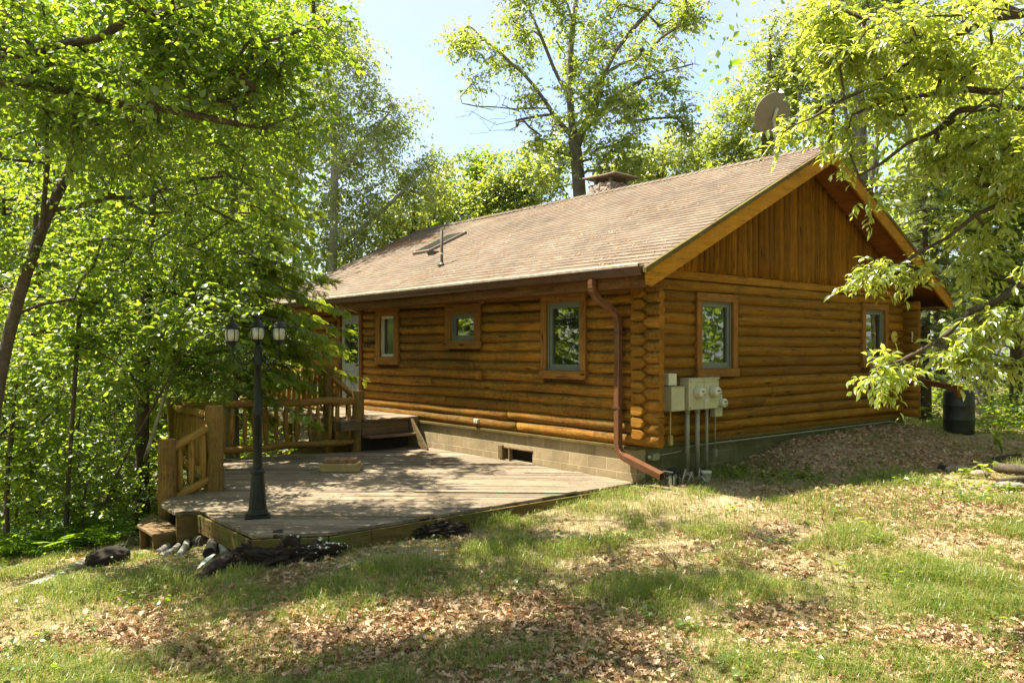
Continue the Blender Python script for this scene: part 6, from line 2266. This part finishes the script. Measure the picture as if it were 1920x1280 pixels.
def proto_fern(seed):
    rg_ = np.random.default_rng(seed)
    root = thing('fern', 'bright green fern among many along the edge of the left woods', 'fern', (0, 0, 0), 'ferns along the woods edge')
    n = 11
    a = np.linspace(0, 2 * math.pi, n, endpoint=False) + rg_.normal(0, .2, n)
    d = np.stack([np.cos(a), np.sin(a), rg_.uniform(.35, 1.0, n)], 1)
    o = leaf_mesh('fronds', [leaf_arrays(np.zeros((n, 3)), d, UP + rg_.normal(0, .2, (n, 3)), rg_.uniform(.38, .62, n), 'fern', .8)], M['fern'], root)
    return root, [o]


fr = [proto_fern(51), proto_fern(52)]
cnt_ = 0
while cnt_ < 46:
    px, D = r_.uniform(-60, 300), r_.uniform(9.8, 12.6)
    if px > 225 and D < 11.5:
        continue
    p = at(px, 800, D)
    z = float(ground_z(p[0], p[1])) - .02
    if cnt_ < 2:
        fr[cnt_][0].location = (p[0], p[1], z)
    else:
        copy_tree(fr[cnt_ % 2][0], fr[cnt_ % 2][1], (p[0], p[1], z), r_.uniform(0, 6.28), r_.uniform(.6, 1.15))
    cnt_ += 1

# ------------------------------------------------------------------ the wood far behind as one mass, plus unseen clusters for window reflections
r_ = np.random.default_rng(111)
Vb, Lb, Tb = [], [], []
ncl = 7800
a = r_.uniform(-math.pi, math.pi, ncl)
D_ = r_.uniform(27, 62, ncl)
front = np.abs(a) < .95
keep = front | (r_.random(ncl) < .9)
D_ = np.where(front, D_, 13 + (D_ - 27) * .8)  # unseen ring outside the view, drawn closer to fill the window reflections
a, D_ = a[keep], D_[keep]
px = 960 + F * np.tan(np.clip(a, -1.2, 1.2))
low = (np.abs(a) < 1.2) & (px > 560) & (px < 1360)
hmax = np.where(low, 5.6 + 2.0 * vnoise(a * 9, D_ * .1, 1.5, 3), 15.0)
hmax = np.where((px > -200) & (px <= 600) & (np.abs(a) < 1.2), 12.5, hmax)
ray_ = FW[None] * np.cos(a)[:, None] - RT[None] * -np.sin(a)[:, None]
cen = CAM[None] + ray_ * (D_ / np.where(np.abs(a) < 1.2, np.cos(np.clip(a, -1.2, 1.2)) * 0 + 1, 1))[:, None]
gz_ = ground_z(cen[:, 0], cen[:, 1])
cen[:, 2] = np.maximum(gz_, -6) + hmax * r_.random(len(a)) ** .75
n_in = 900  # unseen clusters right of the view, added to darken gable window reflections
n_lf = 2200
a2, D2 = np.concatenate([r_.uniform(.70, 1.75, n_in), r_.uniform(-.75, -.27, n_lf)]), np.concatenate([r_.uniform(15, 26, n_in), r_.uniform(25, 42, n_lf)])
c2 = CAM[None] + (FW[None] * np.cos(a2)[:, None] + RT[None] * np.sin(a2)[:, None]) * D2[:, None]
c2[:, 2] = ground_z(c2[:, 0], c2[:, 1]) + np.where(np.arange(n_in + n_lf) < n_in, 9.0, 16.0) * r_.random(n_in + n_lf) ** .85
cen = np.concatenate([cen, c2])
nl = 26
b = np.repeat(cen, nl, 0) + r_.normal(0, 1, (len(cen) * nl, 3)) * np.array([.85, .85, .5])
d = r_.normal(0, 1, b.shape) + np.array([0, 0, -.2])
V, L, T = leaf_arrays(b, d, UP + r_.normal(0, .6, b.shape), r_.uniform(.18, .36, len(b)), 'quad', 1.15)
parts = [(V, L, T, 0)]
for k in range(260):
    aa, dd = r_.uniform(-1.0, 1.0), r_.uniform(26, 60)
    p = CAM + (FW * math.cos(aa) + RT * math.sin(aa)) * dd
    pxx = 960 + F * math.tan(aa)
    h = 4.5 if 560 < pxx < 1520 else 11
    g = max(-6, float(ground_z(p[0], p[1])))
    x2 = r_.normal(0, .4, 2)
    q = tube_arrays(np.array([(p[0], p[1], g - .2), (p[0] + x2[0] * .4, p[1] + x2[1] * .4, g + h * .5), (p[0] + x2[0], p[1] + x2[1], g + h)]), np.array([1, .8, .4]) * r_.uniform(.07, .18), 6)
    parts.append((*q, 1))
wo = leaf_mesh('woods', parts, [M['leaf_wood'], M['bark']], None)
tag(wo, 'far sunlit green wood all around behind the cabin', 'woods', kind='stuff')
print('woods', len(b))

# leafy undergrowth between the trees (left woods floor, behind the rain barrel)
r_ = np.random.default_rng(112)
B_, S_ = [], []
for k in range(1500):
    if r_.random() < .72:
        p = at(r_.uniform(-250, 600), 800, r_.uniform(12.5, 27))
    else:
        p = at(r_.uniform(1700, 2150), 800, r_.uniform(15.5, 30))
    if p[0] > -5.2 and p[0] < 9.4 and -2.4 < p[1] < 13 and not (p[0] < -2.2 and p[1] > 6.8):
        continue
    B_.append((p[0], p[1], float(ground_z(p[0], p[1]))))
B_ = np.array(B_)
nl = 26
hh = r_.uniform(.25, 1.0, len(B_))
b = np.repeat(B_, nl, 0) + np.stack([r_.normal(0, .33, len(B_) * nl), r_.normal(0, .33, len(B_) * nl), np.repeat(hh, nl) * r_.random(len(B_) * nl)], 1)
d = r_.normal(0, 1, b.shape) * np.array([1, 1, .35])
V, L, T = leaf_arrays(b, d, UP + r_.normal(0, .35, b.shape), r_.uniform(.07, .15, len(b)), 'quad', 1.2)
ug = leaf_mesh('undergrowth', [(V, L, T)], M['leaf_wood'], None)
tag(ug, 'low leafy undergrowth covering the floor of the woods', 'undergrowth', kind='stuff')

# ================================================================== LAWN: fallen leaves, grass, ground plants
r_ = np.random.default_rng(113)
DPn = np.array(DPC)


def inside_poly(x, y, poly):
    c = np.zeros(len(x), bool)
    j = len(poly) - 1
    for i in range(len(poly)):
        xi, yi, xj, yj = *poly[i], *poly[j]
        cond = ((yi > y) != (yj > y)) & (x < (xj - xi) * (y - yi) / (yj - yi + 1e-12) + xi)
        c ^= cond
        j = i
    return c


def lawn_points(n, Dmin, Dmax, pw=1.0, amax=.92):
    D_ = Dmin + (Dmax - Dmin) * r_.random(n) ** pw
    t_ = r_.uniform(-amax, amax, n)
    p = CAM[None] + FW[None] * D_[:, None] + RT[None] * (t_ * D_)[:, None]
    x, y = p[:, 0], p[:, 1]
    ok = ~inside_poly(x, y, DP) & ~((x > -.02) & (x < 8.32) & (y > -.0) & (y < 10.7)) & ~((x > -6.0) & (x < -5.5) & (y > 1.9) & (y < 3.2))
    ok &= ~((x > -2) & (x < 0) & (y > 5))
    return x[ok], y[ok], D_[ok]


def gpt(px, py, z=-.6):
    q = gp(px, py, z)
    return q[:2]


def near(x, y, spots):
    m = np.zeros(len(x))
    for (px, py, z, r, wgt) in spots:
        c = gpt(px, py, z)
        m = np.maximum(m, wgt * np.exp(-((x - c[0]) ** 2 + (y - c[1]) ** 2) / (r * r)))
    return m


LEAFY = [(760, 1180, -.75, .95, 1), (560, 1200, -.8, .7, 1), (380, 1230, -.85, .6, .9), (980, 1170, -.7, .7, 1), (1120, 1230, -.7, .5, .9), (1650, 935, -.42, 1.2, .7), (1480, 1170, -.6, .5, .55), (1840, 1230, -.6, .6, .6),
         (1480, 872, -.35, .8, 1.6), (1650, 850, -.33, 1.2, 1.7), (1560, 840, -.3, .9, 1.7), (1740, 850, -.35, 1.0, 1.5), (1420, 880, -.38, .5, 1.2), (1690, 820, -.33, 1.2, 1.6), (90, 1040, -1.1, .9, .9), (250, 1190, -.9, .4, .7), (1880, 960, -.45, .6, .6), (560, 1085, -.8, .35, .8)]
DIRT = [(1330, 955, -.48, .75, 1), (1420, 975, -.5, .6, .9), (1200, 945, -.52, .5, .7), (1000, 960, -.56, .4, .4)]
GREEN = [(900, 1080, -.65, 1.0, .9), (420, 1110, -.88, .7, 1), (1250, 1110, -.6, .8, .7), (280, 1085, -.93, .5, 1), (1450, 1240, -.62, .5, .8), (1640, 1150, -.58, .5, .7), (1840, 1110, -.52, .5, .8), (180, 1110, -1, .6, .9), (1320, 880, -.46, .5, .9), (930, 990, -.6, .5, .8)]

x, y, D_ = lawn_points(270000, 3.9, 19, 1.4)
ml = near(x, y, LEAFY)
nz_ = vnoise(x + 20, y + 9, 1.1, 4)
pr = np.clip(ml * .9 + sstep(.52, .74, nz_) * .33 + .035, 0, 1) * np.where(D_ > 11, .55, 1) * (1 - .7 * np.clip(near(x, y, DIRT), 0, 1))
ok = r_.random(len(x)) < pr
x, y, ml = x[ok], y[ok], ml[ok]
N = len(x)
z = ground_z(x, y) + r_.random(N) * (.018 + .05 * np.clip(ml, 0, 1)) + .004
d = np.stack([r_.normal(0, 1, N), r_.normal(0, 1, N), r_.normal(0, .28, N)], 1)
n = UP + r_.normal(0, .42, (N, 3))
V, L, T = leaf_arrays(np.stack([x, y, z], 1), d, n, r_.uniform(.035, .10, N), 'lobed', r_.uniform(.65, 1.05, N), r_.uniform(.3, 3.2, N))
lt = leaf_mesh('fallen_leaves', [(V, L, T)], M['litter'], None)
tag(lt, 'dry brown oak leaves scattered over the lawn and piled along the gable wall', 'fallen leaves', kind='stuff')
print('litter', N)

# leaves and needles on the deck and roof
n1 = 260
q = np.stack([r_.uniform(-5.4, -.1, n1), r_.uniform(-.1, 5.5, n1)], 1)
q = q[inside_poly(q[:, 0], q[:, 1], DP)]
b1 = np.stack([q[:, 0], q[:, 1], np.full(len(q), DZ + .006)], 1)
n2 = 2200
xr, yr = r_.uniform(-.45, 4.1, n2 * 3), r_.uniform(-.5, 12.2, n2 * 3)
k_ = vnoise(xr + 3, yr * .6, 1.2, 3) > .47
xr, yr = xr[k_][:n2], yr[k_][:n2]
b2_ = np.stack([xr, yr, 2.5 + RS * (xr + .52) + .018], 1)
b = np.concatenate([b1, b2_])
N = len(b)
nn = np.concatenate([np.repeat([[0, 0, 1.0]], len(b1), 0), np.repeat([[-RS, 0, 1.0]], len(b2_), 0)]) + r_.normal(0, .12, (N, 3))
dd = np.cross(nn, r_.normal(0, 1, (N, 3)))
V, L, T = leaf_arrays(b, dd, nn, np.concatenate([r_.uniform(.03, .08, len(b1)), r_.uniform(.03, .07, len(b2_))]), 'lobed', r_.uniform(.25, .8, N), r_.uniform(.3, 1.2, N))
dl = leaf_mesh('leaf_debris', [(V, L, T)], M['litter'], None)
tag(dl, 'small dry leaves and bits of debris lying on the deck boards and the shingles', 'leaf debris', kind='stuff')

# twigs
r_t = np.random.default_rng(77)
x, y, D_ = lawn_points(900, 4.0, 17, 1.3)
tw = []
for i in range(len(x)):
    a = r_t.uniform(0, 6.28)
    L = r_t.uniform(.06, .32)
    b = np.array([x[i] + math.cos(a) * L, y[i] + math.sin(a) * L])
    m = np.array([(x[i] + b[0]) / 2 + r_t.normal(0, .018), (y[i] + b[1]) / 2 + r_t.normal(0, .018)])
    tw.append(tube_arrays(np.array([(x[i], y[i], float(ground_z(x[i], y[i])) + .012), (m[0], m[1], float(ground_z(m[0], m[1])) + .03), (b[0], b[1], float(ground_z(b[0], b[1])) + .012)]), np.array([1, .8, .4]) * r_t.uniform(.0025, .006), 5))
two = leaf_mesh('twigs', tw, M['bark_grey'], None)
tag(two, 'small dry twigs lying scattered across the lawn', 'twigs', kind='stuff')

# grass
x, y, D_ = lawn_points(1750000, 3.9, 20, 1.5)
gn = vnoise(x + 70, y + 31, 1.5, 4)
fine = vnoise(x + 7, y + 3, 6.5, 2)
mg = np.clip(near(x, y, GREEN), 0, 1)
md = np.clip(near(x, y, DIRT), 0, 1)
mlf = np.clip(near(x, y, LEAFY), 0, 1)
shade_side = ((x > 1) & (y > -1.4) & (x < 9))
pr = np.clip(.28 + .85 * sstep(.36, .58, gn) * sstep(.25, .6, fine) + .55 * mg * sstep(.25, .55, fine), 0, 1) * (1 - .85 * md) * (1 - .82 * mlf) * np.where(shade_side, .35, 1)
pr *= np.clip(1.25 - D_ / 22, .25, 1)
ok = r_.random(len(x)) < pr * .62
x, y, D_, gn, mg = x[ok], y[ok], D_[ok], gn[ok], mg[ok]
N = len(x)
z = ground_z(x, y) - .004
h = (.035 + .085 * sstep(.4, .75, gn) + .045 * mg) * r_.uniform(.5, 1.5, N) + .006
az_ = r_.uniform(0, 2 * math.pi, N)
ln = r_.uniform(.3, 1.7, N)
dirv = np.stack([np.cos(az_), np.sin(az_), np.zeros(N)], 1)
wv = np.stack([-np.sin(az_), np.cos(az_), np.zeros(N)], 1) * (r_.uniform(.0011, .0022, N) * (1 + D_ * .05))[:, None]
p0 = np.stack([x, y, z], 1)
p1_ = p0 + UP * (h * .62)[:, None] + dirv * (h * .22 * ln)[:, None]
p2_ = p0 + UP * (h * (1.0 - .25 * ln))[:, None] + dirv * (h * .75 * ln)[:, None]
V = np.stack([p0 - wv, p0 + wv, p1_ + wv * .8, p1_ - wv * .8, p2_], 1).reshape(-1, 3)
Lp = (np.array([0, 1, 2, 3, 3, 2, 4])[None] + (np.arange(N) * 5)[:, None]).ravel()
gr = leaf_mesh('grass', [(V, Lp, np.tile([4, 3], N))], M['grass'], None)
tag(gr, 'short thin green and straw coloured grass growing in patches on the lawn', 'grass', kind='stuff')
print('grass', N)

# broad leaved ground plants
x, y, D_ = lawn_points(1100, 4.2, 18, 1.2)
k_ = vnoise(x + 33, y + 77, 1.3, 3) > .52
x, y = x[k_], y[k_]
extra = [gpt(px, py, zz) for (px, py, zz) in ((1345, 895, -.47), (1375, 890, -.45), (1400, 885, -.43), (1440, 905, -.45), (1620, 905, -.42), (1660, 900, -.42), (1700, 905, -.42), (1560, 920, -.45), (1760, 905, -.42), (1820, 915, -.42), (1870, 920, -.42), (1780, 940, -.45), (1840, 935, -.44), (1330, 885, -.45), (1360, 880, -.44), (1390, 893, -.45), (1415, 880, -.42), (1430, 893, -.44), (1470, 890, -.43), (1500, 895, -.42), (1530, 900, -.42), (1310, 890, -.46), (1350, 870, -.42), (1490, 905, -.44)) for _ in range(9)]
ex_ = np.array(extra) + r_.normal(0, .15, (len(extra), 2))
x, y = np.concatenate([x, ex_[:, 0]]), np.concatenate([y, ex_[:, 1]])
N = len(x)
nl = 9
a = r_.uniform(0, 2 * math.pi, (N, nl))
rr2 = r_.uniform(.01, .07, (N, nl))
bx2 = x[:, None] + np.cos(a) * rr2
by2 = y[:, None] + np.sin(a) * rr2
bz2 = ground_z(bx2, by2) + r_.uniform(.01, .10, (N, nl))
b = np.stack([bx2, by2, bz2], -1).reshape(-1, 3)
d = np.stack([np.cos(a), np.sin(a), r_.normal(0, .3, (N, nl))], -1).reshape(-1, 3)
V, L, T = leaf_arrays(b, d, UP + r_.normal(0, .3, b.shape), r_.uniform(.025, .07, len(b)), 'leaf', 1.3)
gpn = leaf_mesh('ground_plants', [(V, L, T)], M['leaf_wood'], None)
tag(gpn, 'small broad leaved weeds growing low across the lawn and along the shade line', 'weeds', kind='stuff')

# flower spike and young plants on the right
c = gp(1462, 893, -.42)
fp_ = thing('flower_spike', 'single tall plant with a pale flower spike at the edge of the house shadow', 'plant', tuple(c))
Ps = np.array([c, c + np.array([.005, .0, .16]), c + np.array([.012, -.004, .30]), c + np.array([.02, 0, .40])])
leaf_mesh('stem', [tube_arrays(Ps, np.array([.005, .004, .0035, .002]), 6)], M['fern'], fp_)
n = 60
zz = r_.uniform(.27, .41, n)
a = r_.uniform(0, 6.28, n)
b = c + np.stack([.016 + 0 * a, 0 * a, zz], 1)
leaf_mesh('flowers', [leaf_arrays(b, np.stack([np.cos(a), np.sin(a), .5 + 0 * a], 1), np.stack([0 * a, 0 * a, 1 + 0 * a], 1), r_.uniform(.018, .034, n), 'leaf', 1.4)], M['bulb'], fp_)
n = 12
a = r_.uniform(0, 6.28, n)
leaf_mesh('leaves', [leaf_arrays(np.repeat(c[None], n, 0) + UP * r_.uniform(0, .06, n)[:, None], np.stack([np.cos(a), np.sin(a), .5 + 0 * a], 1), np.repeat(UP[None], n, 0), r_.uniform(.06, .13, n), 'lance')], M['leaf_wood'], fp_)
for k, (px, py, zg, hgt, lb) in enumerate(((1880, 850, -.36, .34, 'bright green young plant behind the cut logs at the right edge'), (1802, 895, -.4, .20, 'small upright seedling with pale leaves between the edging stones'), (1850, 898, -.4, .22, 'broad leaved young plant beside the short cut log'), (1905, 800, -.4, .5, 'leafy shrub behind the young plants at the right edge'))):
    rg_ = np.random.default_rng(600 + k)
    c = gp(px, py, zg)
    root = thing('young_plant', lb, 'plant', tuple(c))
    n = (26, 9, 14, 60)[k]
    stems = []
    bb, dd = [], []
    for s in range((5, 2, 3, 9)[k]):
        a = rg_.uniform(0, 6.28)
        e = c + np.array([math.cos(a) * hgt * .45, math.sin(a) * hgt * .45, hgt * rg_.uniform(.7, 1.1)])
        Ps = resample([c, (c + e) / 2 + UP * hgt * .12, e], hgt * .2)
        stems.append(tube_arrays(Ps, np.linspace(.006, .002, len(Ps)), 5))
        for i in range(n // (5, 2, 3, 9)[k] + 2):
            u = rg_.uniform(.45, 1)
            p = np.array([np.interp(u, np.linspace(0, 1, len(Ps)), Ps[:, j]) for j in range(3)])
            bb.append(p)
            a2 = rg_.uniform(0, 6.28)
            dd.append((math.cos(a2), math.sin(a2), rg_.normal(0, .3)))
    leaf_mesh('stems', stems, M['fern'], root)
    leaf_mesh('leaves', [leaf_arrays(np.array(bb), np.array(dd), UP + rg_.normal(0, .3, (len(bb), 3)), rg_.uniform(.07, .14, len(bb)), 'leaf', 1.2)], M['leaf_right'], root)
